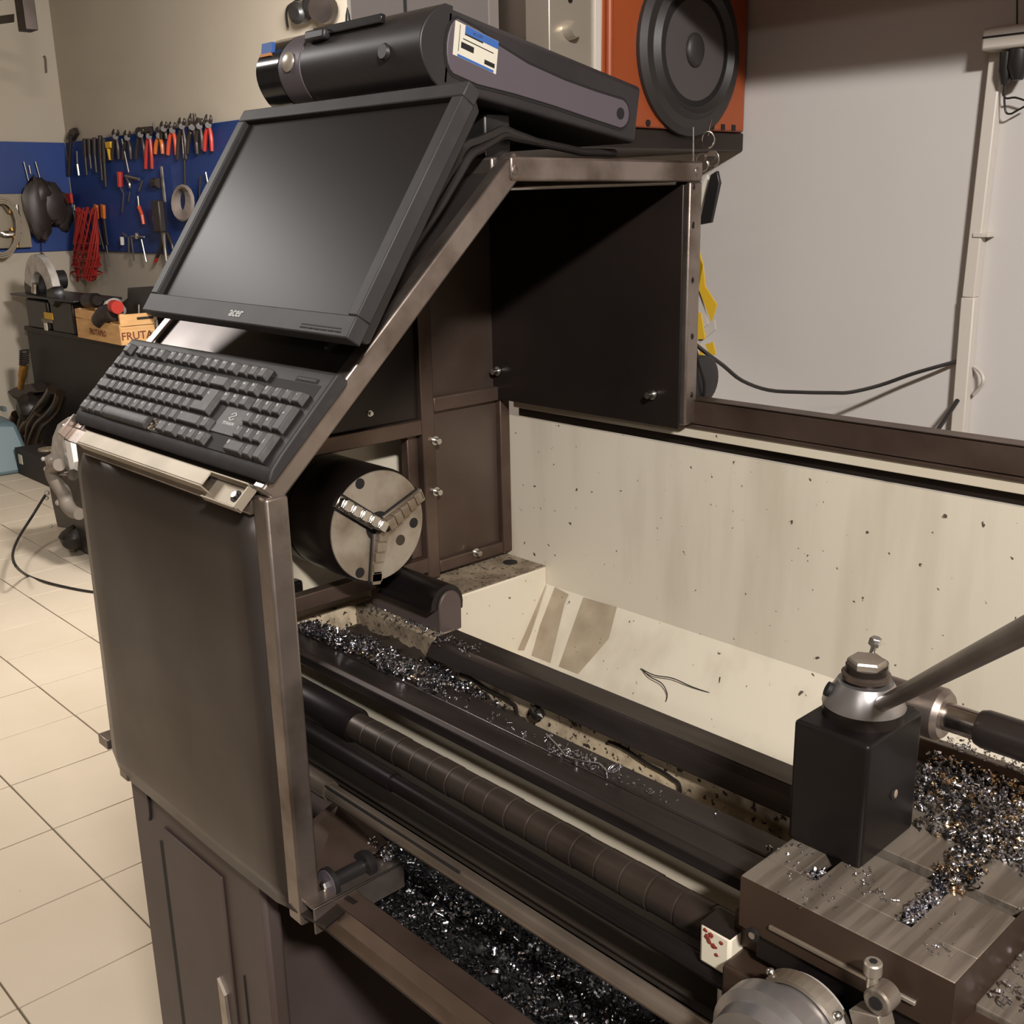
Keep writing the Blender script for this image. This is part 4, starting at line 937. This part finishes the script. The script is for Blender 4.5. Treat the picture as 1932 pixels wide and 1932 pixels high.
plier(300, 240, 290, 7, 'chisel', 'pliers with orange handles hooked over the pegboard top')
plier(325, 230, 292, 8, 'redor', 'pincers with short orange red handles, splayed open')
plier(393, 216, 285, 7, 'red', 'thin red pliers hanging beside the monitor edge', 20)
plier(363, 214, 290, 9, 'tooldark', 'large dark pliers with green black handles right of the pincers', 26)
plier(376, 222, 282, 6, 'tooldark', 'dark long nose pliers hanging over the board top beside the monitor', 16)
plier(343, 222, 300, 8, 'tooldark', 'dark bolt croppers with square head above the board')
plier(309, 229, 262, 5, 'tooldark', 'small dark hooked cutters at the board top', 14)
plier(265, 240, 300, 8, 'tooldark', 'heavy brown black pipe pliers with wide head', 14)
plier(240, 246, 300, 7, 'tooldark', 'brown handled pliers left of the heavy pipe pliers', 14)
plier(218, 244, 300, 6, 'tooldark', 'dark pliers right of the yellow clamp', 14)
stick([(230, 262), (243, 325)], [.006], ['toolsteel'], 'long slanting bright steel rod on the pegboard', 'rod', 'steel_rod')
stick([(344, 255), (347, 300)], [.007], ['toolsteel'], 'narrow bright rod between dark handles on the board', 'rod', 'steel_rod')
stick([(358, 238), (360, 252)], [.008], ['strapw'], 'short white marker at the pegboard top', 'marker', 'marker')
stick([(145, 285), (146, 310), (149, 331)], [.007, .011], ['toolsteel', 'toolsteel'], 'bright ratchet handle hanging left of the dark files', 'ratchet', 'ratchet_wrench')
stick([(45, 305), (54, 341)], [.006], ['toolsteel'], 'leftmost thin bright rod on the side board', 'rod', 'steel_rod', P_=Lw)
stick([(55, 312), (58, 328)], [.006], ['toolsteel'], 'short bright rod between two longer ones on the side board', 'rod', 'steel_rod', P_=Lw)
stick([(67, 305), (78, 345)], [.006], ['toolsteel'], 'right thin bright rod of three on the side board', 'rod', 'steel_rod', P_=Lw)
for k, (x, y0, y1, lab) in enumerate(((160, 262, 330, 'first dark file right of the bright ratchet'), (168, 262, 318, 'second dark file right of the bright ratchet'), (178, 260, 325, 'dark square file beside the two thin files'), (189, 256, 340, 'longest dark file left of the yellow clamp'), (196, 262, 352, 'slim dark file touching the yellow clamp'))):
    stick([(x, y0), (x+1, (y0+y1)/2), (x+4, y1)], [.016, .010], ['tooldark', 'tooldark'], lab, 'file', 'file')
t = thing('hand_axe', 'dark hatchet head sticking over the pegboard top at the left', 'axe', tuple(W(135, 330)))
MB().prism([W(x, y) for x, y in ((124, 262), (131, 245), (138, 241), (142, 252), (134, 266))], (0, .03, 0)).build('head', 'tooldark', t); MB().tube([W(134, 255), (W(131, 300)), W(130, 330)], .014, 8).build('handle', 'tooldark', t)
t = thing('yellow_clamp', 'small yellow bodied clamp on the upper pegboard', 'clamp', tuple(W(210, 300)))
MB().box(*(lambda a, b: (a.x, b.x, TY-.02, TY, b.z, a.z))(W(203, 268), W(214, 279))).build('jaw', 'yel2', t, bevel=.003); MB().beam(W(205, 276), W(210, 302), .02, .03, (0, 1, 0)).build('bar', 'yel2', t, bevel=.003)
t = thing('square', 'small wooden handled square over the pegboard top', 'square', tuple(W(265, 300)))
MB().prism([W(x, y) for x, y in ((254, 250), (256, 241), (284, 238), (284, 248), (270, 250), (262, 262))], (0, .02, 0)).build('stock', 'tooldark', t)
for (ps, lab) in ((((288, 232), (290, 244)), 'thin spike over the pegboard top'), (((321, 231), (323, 246)), 'hooked pick over the pegboard top'), (((366, 214), (370, 238)), 'brown wooden handle sticking up over the board'), (((375, 223), (374, 240)), 'short dark handle sticking up right of the wooden one')):
    stick([ps[0], ps[1]], [.010 if 'handle' in lab else .004], ['tooldark'], lab, 'tool', 'hanging_pick')
t = stick([(226, 324), (227, 352), (234, 365), (231, 400)], [.020, .006, .005], ['red', 'toolsteel', 'toolsteel'], 'screwdriver with square red handle in mid board', 'screwdriver', 'screwdriver')
t = stick([(262, 390), (268, 405), (271, 423)], [.012, .012], ['redor', 'redor'], 'screwdriver with orange red handle pointing down', 'screwdriver', 'screwdriver')
MB().cyl(W(260, 370), W(262, 390), .006, n=8).build('tip', 'toolsteel', t)
t = thing('gear_puller', 'bright two armed gear puller on the board', 'puller', tuple(W(252, 360)))
MB().tube([W(238, 332), W(250, 335), W(262, 338)], .011, 8).build('beam', 'toolsteel', t)
MB().tube([W(238, 332), W(244, 345), W(245, 354)], .009, 8).build('arm', 'toolsteel', t); MB().tube([W(270, 341), W(266, 352), W(263, 360)], .007, 8).build('arm', 'toolsteel', t)
t = thing('steel_ruler', 'pale perforated steel strip hanging vertically on the board', 'ruler', tuple(W(310, 380)))
MB().box(*(lambda a, b: (a.x, b.x, TY-.012, TY-.004, b.z, a.z))(W(305, 314), W(315, 381))).build('blade', 'ground', t)
t = thing('rubber_mallet', 'black mallet or sander below the pale steel strip', 'mallet', tuple(W(310, 440)))
MB().box(*(lambda a, b: (a.x, b.x, TY-.06, TY-.014, b.z, a.z))(W(300, 378), W(320, 438))).build('body', 'tooldark', t, bevel=.01); MB().cyl(W(290, 345), W(300, 345), .03, n=12).build('knob', 'tooldark', t)
t = thing('tin_snips', 'long brown handled tin snips hanging below the black tool', 'snips', tuple(W(300, 490)))
MB().tube([W(309, 438), W(306, 460), W(293, 494)], [.02, .014, .010], 8).build('grip', 'tooldark', t); MB().tube([W(309, 438), W(311, 465), W(314, 492)], [.02, .012, .010], 8).build('grip', 'toolsteel', t); MB().tube([W(316, 440), W(324, 460), W(326, 470)], .010, 8).build('spring', 'tooldark', t)
MB().cyl(W(297, 486), W(293, 494), .011, n=8).build('red_tip', 'red', t)
t = thing('cord_coil', 'grey coiled cord bundle hanging beside the monitor', 'cord', tuple(W(348, 410)))
for k in range(7): MB().tube([W(345+(10+k*1.2)*math.cos(a/16*6.283)*(.8+.05*k), 378+(22+k*1.6)*math.sin(a/16*6.283)+k*.8, .01+.006*k) for a in range(16)], .012, 6, closed=True).build('loop', 'greycord', t)
t = stick([(292, 385), (292, 408), (293, 420)], [.005, .018], ['toolsteel', 'toolsteel'], 'small chrome swivel hanging from a thin rod', 'swivel', 'swivel')
t = thing('tap_wrench', 'T shaped tap wrench with bright legs under the board', 'tap wrench', tuple(W(250, 480)))
MB().tube([W(258, 440), W(258, 450)], .012, 8).tube([W(248, 446), W(272, 447)], .007, 8).build('bar', 'ground', t)
stick([(232, 440), (240, 446)], [.008], ['toolsteel'], 'bright short bar beside the tap wrench', 'bar', 'short_bar')
stick([(230, 447), (231, 462)], [.014], ['strapw'], 'white tube hung at the lower board edge', 'tube', 'white_tube')
for (a, b, m, lab) in (((243, 447), (243, 478), 'toolsteel', 'bright hanging drill rod below the tap wrench'), ((248, 450), (253, 492), 'tooldark', 'dark thin rod reaching below the board'), ((267, 452), (276, 494), 'toolsteel', 'thin slanting bright rod right of the tap wrench'), ((196, 430), (207, 505), 'tooldark', 'longest brown rod reaching far below the board'), ((186, 430), (196, 470), 'tooldark', 'slim dark rod right of the red net'), ((246, 362), (243, 380), 'toolsteel', 'tiny bright bit in mid board'), ((388, 325), (392, 345), 'toolsteel', 'short bright hook next to the monitor edge'), ((378, 330), (374, 420), 'tooldark', 'dark bar behind the monitor edge'), ((348, 290), (350, 400), 'tooldark', 'dark rod behind the grey cord coil')):
    stick([a, b], [.006], [m], lab, 'rod', 'hanging_rod')
# chisels
t = thing('chisel_set', 'two orange handled chisels right of the red net', 'chisels', tuple(W(188, 450)))
for x in (181, 194): MB().beam(W(x, 386), W(x+1, 412), .045, .02, (0, 1, 0)).build('handle', 'chisel', t, bevel=.004); MB().beam(W(x+1, 412), W(x+8, 462), .025, .01, (0, 1, 0)).build('blade', 'tooldark', t)
# red net bag
nt_ = thing('net_bag', 'red net bag hanging below the pegboard', 'net bag', tuple(W(160, 530)))
rnd = random.Random(3); nb = MB()
for k in range(26):
    a = rnd.random()*6.28; w0 = 16+4*rnd.random(); w1 = 20+8*rnd.random(); pts = []
    for i in range(9):
        t_ = i/8; ww = w0*(1-t_)+w1*t_*(1 if t_ < .8 else .7); pts.append(at(165+ww*math.cos(a+t_*1.6)-2, 395+t_*132+4*math.sin(a*3+t_*9), 'Y', TY-.06-.05*math.sin(a+t_*1.6)))
    nb.tube(pts, .0065, 4)
for k in range(5):
    cyy = 455+k*15; nb.tube([at(163+(22+2*k)*math.cos(a/12*6.283), cyy+5*math.sin(a/12*6.283), 'Y', TY-.06-.05*math.sin(a/12*6.283)) for a in range(12)], .006, 4, closed=True)
nb.build('mesh_strands', 'net', nt_, kind='stuff')
MB().beam(W(149, 405, .10), W(140, 462, .11), .035, .012, (0, 1, 0)).build('net_fold', 'net', nt_, bevel=.004)
t = thing('paint_brush', 'brush with square red handle above the red net', 'brush', tuple(W(138, 400)))
MB().box(*(lambda a, b: (a.x, b.x, TY-.03, TY-.008, b.z, a.z))(W(123, 365), W(142, 384))).build('handle', 'red', t, bevel=.006); MB().cyl(W(140, 386), W(141, 397), .008, n=8).build('ferrule', 'toolsteel', t)
# dark rags and gloves mass
t = thing('work_gloves', 'dark bundle of gloves and straps hanging on the left board', 'gloves', tuple(W(90, 430)))
for (x, y, rx_, rz_) in ((72, 395, 22, 38), (98, 385, 24, 26), (118, 400, 16, 24), (80, 365, 16, 18)):
    c = Lw(x, y, .06) if x < 110 else W(x, y, .06); MB().ball(c, .04, rx_*MMP*.62, rz_*MMP*.75, 14, 8, .16).build('glove', 'tooldark', t)
# bag of metal parts + cable coil at the left edge
t = thing('parts_bag', 'clear plastic bag of shiny metal parts hanging at the left edge', 'bag', tuple(Lw(20, 470)))
MB().box(XL+.06, XL+.075, Lw(-30, 420, .02).y, Lw(54, 420, .02).y, Lw(20, 468).z, Lw(20, 366).z).build('bag_sheet', 'clearbag', t, bevel=.004)
rnd = random.Random(5)
for k in range(9):
    x = 2+rnd.random()*32; y = 385+rnd.random()*60; MB().cyl(Lw(x, y, .06), Lw(x+rnd.uniform(-6, 14), y+rnd.uniform(12, 30), .07), rnd.uniform(.008, .016), n=8).build('metal_part', 'toolsteel' if k % 3 else 'brass', t)
MB().ball(Lw(18, 441, .07), .03, .075, .02, 12, 6, .2).build('metal_part', 'bright', t)
t = thing('hose_coil', 'coil of pale hose hanging below the bag at the left edge', 'hose', tuple(Lw(10, 490)))
for k in range(3): MB().tube([Lw(4+(34-k*3)*math.cos(a/20*6.283), 430+(56-k*4)*math.sin(a/20*6.283), .10+.01*k) for a in range(20)], .0075, 6, closed=True).build('hose_loop', 'clearbag', t)
t = thing('plug_on_cord', 'small black plug on a cord dangling below the board', 'plug', tuple(W(79, 490) if False else Lw(79, 490)))
MB().ball(Lw(79, 483, .01), .02, .022, .022, 10, 6).build('plug', 'tooldark', t); MB().tube([Lw(77, 430), Lw(78, 470), Lw(82, 500), Lw(86, 530)], .003, 5).build('cord', 'tooldark', t)
# things high on the walls
t = thing('ear_defenders', 'pair of black ear defenders hanging high on the far wall', 'ear defenders', tuple(W(580, 45)))
for (x, y, r_) in ((561, 25, .05), (592, 10, .062)): MB().rev(at(x-6, y, 'Y', TY-.10), at(x+14, y-2, 'Y', TY-.02), [(0, r_*.6), (.2, r_), (.8, r_*1.05), (1, r_*.8)], 20).build('ear_cup', 'blackp', t)
MB().rev(at(604, 18, 'Y', TY-.1), at(612, 16, 'Y', TY-.05), [(0, .06), (1, .068)], 20).build('ear_pad', 'steel_dark', t)
MB().tube([at(543, 52, 'Y', TY), at(540, 30, 'Y', TY), at(543, 14, 'Y', TY), at(556, 4, 'Y', TY), at(575, -12, 'Y', TY)], .007, 6).build('head_band', 'blackp', t)
t = thing('wall_hook', 'small rusty hook high on the far left wall', 'hook', tuple(Lw(87, 136)))
MB().tube([Lw(83, 105), Lw(86, 110), Lw(87, 124), Lw(88, 137)], .005, 6).build('hook_wire', 'steel_brown', t)
t = thing('ceiling_bracket', 'dark metal bracket hanging at the upper left corner', 'bracket', tuple(at(38, 55, 'Y', 2.2)))
def bq(x0, y0, x1, y1, y=2.2): a = at(x0, y0, 'Y', y); b = at(x1, y1, 'Y', y); return MB().box(a.x, b.x, y, y+.06, b.z, a.z)
a_, b_ = at(26, -5, 'Y', 2.2), at(49, 55, 'Y', 2.2)
MB().box(a_.x, b_.x, 2.2, 2.26, b_.z, ZC).build('upright', 'steel_dark', t, bevel=.003)
for (y0, y1) in ((-12, 3), (26, 48)): 
    MB().hexa([at(-60, y0+18, 'Y', 2.2), at(27, y0+2, 'Y', 2.2), at(27, y0+2, 'Y', 2.26), at(-60, y0+18, 'Y', 2.26), at(-60, y1-22+20, 'Y', 2.2), at(27, y1-8-14, 'Y', 2.2), at(27, y1-22, 'Y', 2.26), at(-60, y1-2, 'Y', 2.26)] if False else [at(-60, y1+6, 'Y', 2.2), at(27, y1-6, 'Y', 2.2), at(27, y1-6, 'Y', 2.26), at(-60, y1+6, 'Y', 2.26), at(-60, y0+12, 'Y', 2.2), at(27, y0, 'Y', 2.2), at(27, y0, 'Y', 2.26), at(-60, y0+12, 'Y', 2.26)]).build('arm', 'steel_dark', t)
solo(MB().rev(at(657, 50, 'Y', .84), at(655, 14, 'Y', .84), [(0, .004), (.6, .0028), (1, .0004)], 10), 'antenna_stub', 'blackp', 'small black spike standing up behind the computer', 'antenna')
# ================================================================== BENCH and things on it
YBn = 2.72
zb = at(45, 615, 'Y', YBn).z; xb0 = at(45, 615, 'Y', YBn).x
bn = thing('workbench', 'black painted workbench along the far wall below the pegboard', 'workbench', (xb0+1.5, 2.7, ZF))
MB().box(xb0, -2.6, YBn, YF-.01, zb-.03, zb).build('bench_top', 'benchblk', bn, bevel=.003)
MB().box(xb0+.02, -2.6, YBn+.01, YF-.02, ZF, zb-.03).build('bench_front', 'benchblk', bn, smooth=False)
zB = zb
def onb(px, y, dz=0): return at(px, 560, 'Y', y).x
# mitre saw
ms = thing('mitre_saw', 'mitre saw with round grey guard on a black bucket base', 'saw', (at(100, 560, 'Y', 2.74).x, 2.76, zB))
YS = 2.74
def S(px, py, d=0): return at(px, py, 'Y', YS-d)
a = S(48, 545); b_ = S(98, 620)
a2 = S(52, 562); b2 = S(98, 616)
MB().box(a2.x, b2.x, YS-.02, YS+.24, zB, a2.z).build('tub_base', 'blackp', ms, bevel=.015)
a = S(36, 556); b_ = S(155, 566); MB().box(a.x, b_.x, YS-.06, YS+.26, b_.z, a.z).build('table_plate', 'blackp', ms, bevel=.006)
a = S(98, 565); b_ = S(146, 620); MB().box(a.x, b_.x, YS-.02, YS+.2, zB, a.z).build('clamp_body', 'grease', ms, bevel=.01)
c = S(92, 552); r1 = 37*MMP*.93
vs = []; fs = []
for k in range(17):
    an = math.radians(12+k*9.6)
    for (rr, yy) in ((r1, 0), (r1, .05), (r1*.55, .05), (r1*.55, 0)): vs.append(c+Vector((rr*math.cos(an), -.06+yy, rr*math.sin(an))))
for k in range(16):
    for q in range(4): a = k*4+q; b2 = k*4+(q+1) % 4; fs.append((a, b2, b2+4, a+4))
fs += [(0, 1, 2, 3), (64, 65, 66, 67)]
MB().add(vs, fs).build('blade_guard', 'alu', ms, bevel=.003)
c2 = S(68, 545, -.06); MB().rev(c2+Vector((0, -.04, 0)), c2+Vector((0, .05, 0)), [(0, .10), (.2, .115), (.8, .115), (1, .1)], 28).build('motor_housing', 'blackp', ms)
c3 = S(104, 528, -.03); MB().rev(c3+Vector((0, -.0, 0)), c3+Vector((0, .06, 0)), [(0, .06), (1, .06)], 20).build('arm_pivot', 'blackp', ms)
c4 = S(104, 556, .02); MB().rev(c4+Vector((0, -.03, 0)), c4+Vector((0, .03, 0)), [(0, .065), (.5, .085), (1, .085)], 24).build('arbor_hub', 'blackp', ms)
MB().rev(S(160, 567), S(184, 567), [(0, .03), (.2, .045), (.9, .045), (1, .03)], 18).build('clamp_knob', 'steel_dark', ms)
MB().cyl(S(66, 535, .10), S(66, 552, .10), .022, n=12).build('spindle_cap', 'bright', ms)
for (x, y, w_, h_, m) in ((76, 589, 20, 6, 'yel2'), (72, 601, 24, 3, 'dust'), (76, 609, 7, 7, 'label')):
    a = S(x, y, .045); MB().box(a.x, a.x+w_*MMP, YS-.024, YS-.02, a.z-h_*MMP, a.z).build('warning_label', m, ms)
# crate
yc0 = 2.44; A_ = at(231, 652, 'Z', zB); 
cr = thing('fruit_crate', 'light wooden fruit crate printed FRUTA standing on the workbench', 'crate', (A_.x, A_.y, zB))
C1 = Vector((A_.x, A_.y, zB)); C0 = at(149, 636, 'Z', zB); C0 = Vector((C0.x, C0.y, zB)); C2_ = at(303, 648, 'Z', zB); C2_ = Vector((C2_.x, C2_.y, zB))
# use a sensible rectangle: long side from C1 towards C0, short side to the right
u = Vector((C0.x-C1.x, C0.y-C1.y, 0)); 
L0 = min(u.length, .55); u = u.normalized(); v2 = Vector((-u.y, u.x, 0)); v2 = v2 if v2.x > 0 else -v2
hz = (at(150, 582, 'Y', C0.y).z-zB); hc = (at(221, 594, 'Y', C1.y).z-zB); hl = (at(221, 612, 'Y', C1.y).z-zB)
print('crate', C0, C1, C2_, L0, hz, hc, MMP)
Lc = u.length
def cpt(a_, b__, z): return C1+u*a_+v2*b__+Vector((0, 0, z))
def plank(a0, b0, a1, b1, z0, z1, th=.010, nm='plank', par=None):
    p = cpt(a0, b0, 0); q = cpt(a1, b1, 0); d = (q-p).normalized(); nrm_ = Vector((-d.y, d.x, 0))*th/2
    return MB().hexa([p-nrm_+Vector((0, 0, z0)), q-nrm_+Vector((0, 0, z0)), q+nrm_+Vector((0, 0, z0)), p+nrm_+Vector((0, 0, z0)), p-nrm_+Vector((0, 0, z1)), q-nrm_+Vector((0, 0, z1)), q+nrm_+Vector((0, 0, z1)), p+nrm_+Vector((0, 0, z1))]).build(nm, 'crate', par or cr, bevel=.0015)
uL = (Vector((C0.x, C0.y, 0))-Vector((C1.x, C1.y, 0))).length; vL = (C2_-C1).length
hh = hc
plank(0, 0, uL, 0, 0, hl); plank(uL*.48, 0, uL, 0, hl+.004, hh)
plank(0, 0, 0, vL, 0, hh*.60); plank(0, 0, 0, vL, hh*.62, hh)
plank(uL, 0, uL, vL, 0, hh); plank(0, vL, uL, vL, 0, hh*.62)
for (a_, b__) in ((0.02, .02), (uL-.02, .02), (.02, vL-.02), (uL-.02, vL-.02)):
    p = cpt(a_, b__, 0); MB().box(p.x-.012, p.x+.012, p.y-.012, p.y+.012, zB, zB+hh*1.02).build('corner_block', 'crate', cr)
def facerot(d):   # text basis: right along d, up z
    d = d.normalized(); n_ = d.cross(Vector((0, 0, 1))); return Matrix((d, Vector((0, 0, 1)), n_)).transposed()
INV = ROOTM[cr.name]
def crtext(s_, a_, b__, z, d, size):
    Rm_ = facerot(d); pos = cpt(a_, b__, z)+d.cross(Vector((0, 0, 1))).normalized()*.0065+Vector((0, 0, H)); loc = INV @ pos
    return text(s_, size, loc, Rm_, 'printed_word', 'ink', cr, .0004, .0008)
crtext('FRUTA', 0, vL*.44, hh*.28, v2, hh*.36)
crtext('FRUTAPRO', uL*.50, 0, hl*.42, -u, hl*.42)
p = cpt(0, vL*.72, hh*.84)-u*.0056
MB().beam(p-v2*.05, p+v2*.05, .003, .014, (0, 0, 1)).build('hand_slot', 'groove', cr)
# things in and behind the crate
t = thing('angle_grinder', 'black and grey power tool lying in the crate', 'grinder', tuple(S(205, 600)))
MB().tube([S(188, 605, .05), S(200, 592, .05), S(218, 590, .05)], [.05, .055, .05], 12).build('body', 'steel_dark', t); MB().rev(S(208, 572), S(220, 590), [(0, .03), (.3, .06), (1, .06)], 16).build('gear_head', 'alu', t)
MB().rev(S(214, 578, .06), S(222, 580, .06), [(0, .038), (1, .038)], 14).build('red_cap', 'red', t)
t = thing('tool_case', 'black tool case standing behind the crate', 'case', tuple(S(250, 595)))
MB().prism([S(x, y, -.1) for x, y in ((222, 593), (228, 572), (240, 562), (240, 543), (290, 541), (286, 562), (310, 590))], (0, .12, 0)).build('case_body', 'blackp', t, bevel=.004)
MB().box(S(285, 545).x, S(290, 545).x, YS+.09, YS+.10, S(285, 560, -.1).z, S(285, 542, -.1).z).build('orange_edge', 'chisel', t)
MB().cyl(S(262, 575, -.09), S(262, 592, -.09), .004, n=6).build('case_seam', 'alu', t)
solo(MB().box(at(296, 604, 'Y', 3.0).x, at(345, 604, 'Y', 3.0).x, 3.0, 3.2, zB, at(300, 598, 'Y', 3.0).z), 'blue_box', 'navy', 'dark blue box beside the wooden crate', 'box', bevel=.004)
_q = S(294, 604, -.08); solo(MB().cyl(_q, Vector((_q.x, _q.y, zB)), .012, n=12), 'chrome_tube', 'bright', 'short chrome tube standing between crate and monitor', 'tube')
# ================================================================== FLOOR THINGS far left
YG = 2.64
def G(px, py, d=0): return at(px, py, 'Y', YG-d)
t = thing('coilover_spring', 'brass coloured shock absorber with black coil spring leaning on the wall', 'shock absorber', tuple(G(42, 745)))
b = MB(); 
pts = []
for k in range(64):
    a = k/63; an = a*7*6.283; c = G(46-1*a, 660+28*a); pts.append(c+Vector((.028*math.cos(an), .028*math.sin(an), 0)))
MB().tube(pts, .006, 6).build('coil', 'tooldark', t)
MB().rev(G(45, 688), G(39, 732), [(0, .02), (.1, .028), (.5, .028), (.52, .022), (1, .022)], 16).build('damper_tube', 'brass', t)
MB().cyl(G(46, 664), G(45, 690), .010, n=8).build('damper_rod', 'toolsteel', t)
t = thing('exhaust_manifold', 'dark shiny exhaust manifold pipes piled left of the bench', 'manifold', tuple(G(60, 850)))
for (ps, r_) in ((((100, 735), (88, 755), (74, 770), (60, 790), (45, 812), (52, 840)), .035), (((115, 742), (108, 765), (92, 785), (75, 800), (62, 830), (60, 850)), .035), (((30, 782), (24, 800), (28, 820), (34, 848)), .032), (((50, 780), (42, 798), (42, 826), (44, 850)), .032), (((75, 778), (60, 800), (56, 830), (58, 850)), .034)):
    MB().tube([G(x, y, .05) for x, y in ps], r_, 14).build('pipe', 'manifold', t)
MB().prism([G(x, y, .0) for x, y in ((14, 738), (34, 728), (58, 724), (70, 740), (42, 752), (20, 746))], (0, .10, 0)).build('flange_plate', 'tooldark', t, bevel=.004)
MB().ball(G(60, 770, .02), .11, .10, .10, 12, 7, .2).build('collector', 'grease', t)
MB().box(G(38, 760).x, G(46, 768).x, YG-.14, YG-.12, G(38, 769).z, G(38, 761).z).build('tag', 'bagp', t)
t = thing('parts_box', 'black cardboard box on the floor below the manifold', 'box', (G(85, 880).x, YG, ZF))
a = at(40, 892, 'Z', ZF); b_ = at(160, 890, 'Z', ZF)
ht = at(40, 846, 'Y', a.y).z-ZF
MB().box(a.x, a.x+.62, a.y-.02, a.y+.15, ZF, ZF+ht).build('carton', 'benchblk', t, bevel=.004)
q = at(23, 858, 'Y', a.y-.021) if False else at(60, 862, 'Y', a.y-.022)
MB().box(a.x+.06, a.x+.12, a.y-.023, a.y-.0195, ZF+ht*.45, ZF+ht*.8).build('white_label', 'label', t)
MB().rev((a.x+.25, a.y+.1, ZF+ht), (a.x+.25, a.y+.1, ZF+ht+.012), [(0, .06), (1, .055)], 16).build('wooden_disc', 'dust', t)
p = at(0, 893, 'Z', ZF)
solo(MB().hexa([(p.x-.3, p.y-.02, ZF), (p.x+.10, p.y-.1, ZF), (p.x+.12, p.y+.2, ZF), (p.x-.3, p.y+.2, ZF), (p.x-.25, p.y, ZF+.36), (p.x-.02, p.y-.02, ZF+.34), (p.x, p.y+.15, ZF+.32), (p.x-.25, p.y+.15, ZF+.34)]), 'plastic_bag', 'bagp', 'pale teal plastic bag on the floor at the left edge', 'bag', bevel=.03)
# engine block with silver cover
YE = 1.93
def E_(px, py, d=0): return at(px, py, 'Y', YE-d)
en = thing('engine', 'small motorcycle engine with silver side cover and grey hose behind the console', 'engine', (E_(150, 1040).x, YE+.1, ZF))
MB().prism([E_(x, y) for x, y in ((90, 905), (112, 870), (160, 800), (240, 860), (240, 1080), (170, 1050), (150, 1030), (140, 1000), (108, 995), (98, 950))], (0, .28, 0)).build('crankcase', 'grease', en, bevel=.008)
MB().prism([E_(x, y, .03) for x, y in ((82, 862), (95, 855), (98, 825), (108, 800), (125, 788), (142, 782), (145, 800), (126, 806), (120, 830), (122, 856), (138, 878), (135, 895), (118, 880), (104, 882), (92, 892), (86, 878))], (0, .05, 0)).build('side_cover', 'alu', en, bevel=.006)
MB().prism([E_(x, y, .05) for x, y in ((117, 800), (128, 812), (133, 835), (139, 872), (136, 890), (131, 884), (124, 845))], (0, .03, 0)).build('bright_gasket_face', 'pale', en, bevel=.002)
MB().prism([E_(x, y, .04) for x, y in ((124, 797), (140, 795), (143, 814), (130, 806))], (0, .03, 0)).build('cover_window', 'pale', en)
MB().tube([E_(x, y, .08) for x, y in ((112, 877), (102, 880), (98, 892), (108, 912), (120, 930), (126, 950), (136, 964), (150, 970))], [.030, .033, .033, .034, .034, .034, .032, .028], 14).build('hose', 'hosem', en)
MB().tube([E_(114, 895, .07), E_(130, 894, .07), E_(138, 896, .07)], [.008, .012, .028], 10).build('cable_fitting', 'bright', en)
for (x, y, r_) in ((82, 866, .012), (88, 885, .015), (89, 930, .013), (88, 940, .011), (96, 993, .009), (110, 948, .016), (97, 867, .010)): MB().ball(E_(x, y, .05), r_, r_, r_, 10, 6).build('stud', 'alu', en)
MB().ball(E_(142, 1015, .0), .07, .08, .06, 12, 7, .2).build('sump', 'grease', en)
a = at(150, 1050, 'Z', ZF)
MB().box(E_(120, 1000).x, E_(240, 1000).x, YE+.03, YE+.25, ZF, E_(150, 1040).z+.05).build('engine_foot', 'grease', en, bevel=.01)
# loose cable loop on the floor
A0 = E_(88, 930, .05); pts = [A0, at(60, 975, 'Y', 1.80), at(35, 1015, 'Y', 1.68), at(24, 1045, 'Y', 1.58), at(30, 1068, 'Y', 1.50)]
fl = [at(x, y, 'Z', ZF+.006) for x, y in ((52, 1086), (85, 1098), (125, 1108), (168, 1116), (220, 1122))]
solo(MB().tube(pts+fl, .0065, 8), 'cable', 'cable', 'long black cable looping from the engine down to the tiles', 'cable')

# ------------------------------------------------------------------ repeats share a group
GROUPS = {'pliers': 'pliers and cutters hung along the pegboard top', 'file': 'dark files on the pegboard', 'hanging_rod': 'thin rods hanging on the pegboard',
          'steel_rod': 'bright steel rods on the pegboard', 'screwdriver': 'screwdrivers on the pegboard', 'hanging_pick': 'picks and handles over the board top',
          'loudspeaker': 'orange plywood loudspeakers', 'cable': 'loose cables', 'wire_offcut': 'thin wire offcuts on the lathe', 'swarf': 'metal swarf on the lathe', 'swarf_pile': 'swarf heaps on the lathe'}
for o in list(COL.objects):
    g = GROUPS.get(o.name.split('.')[0])
    if g and o.parent is None and 'label' in o: o['group'] = g
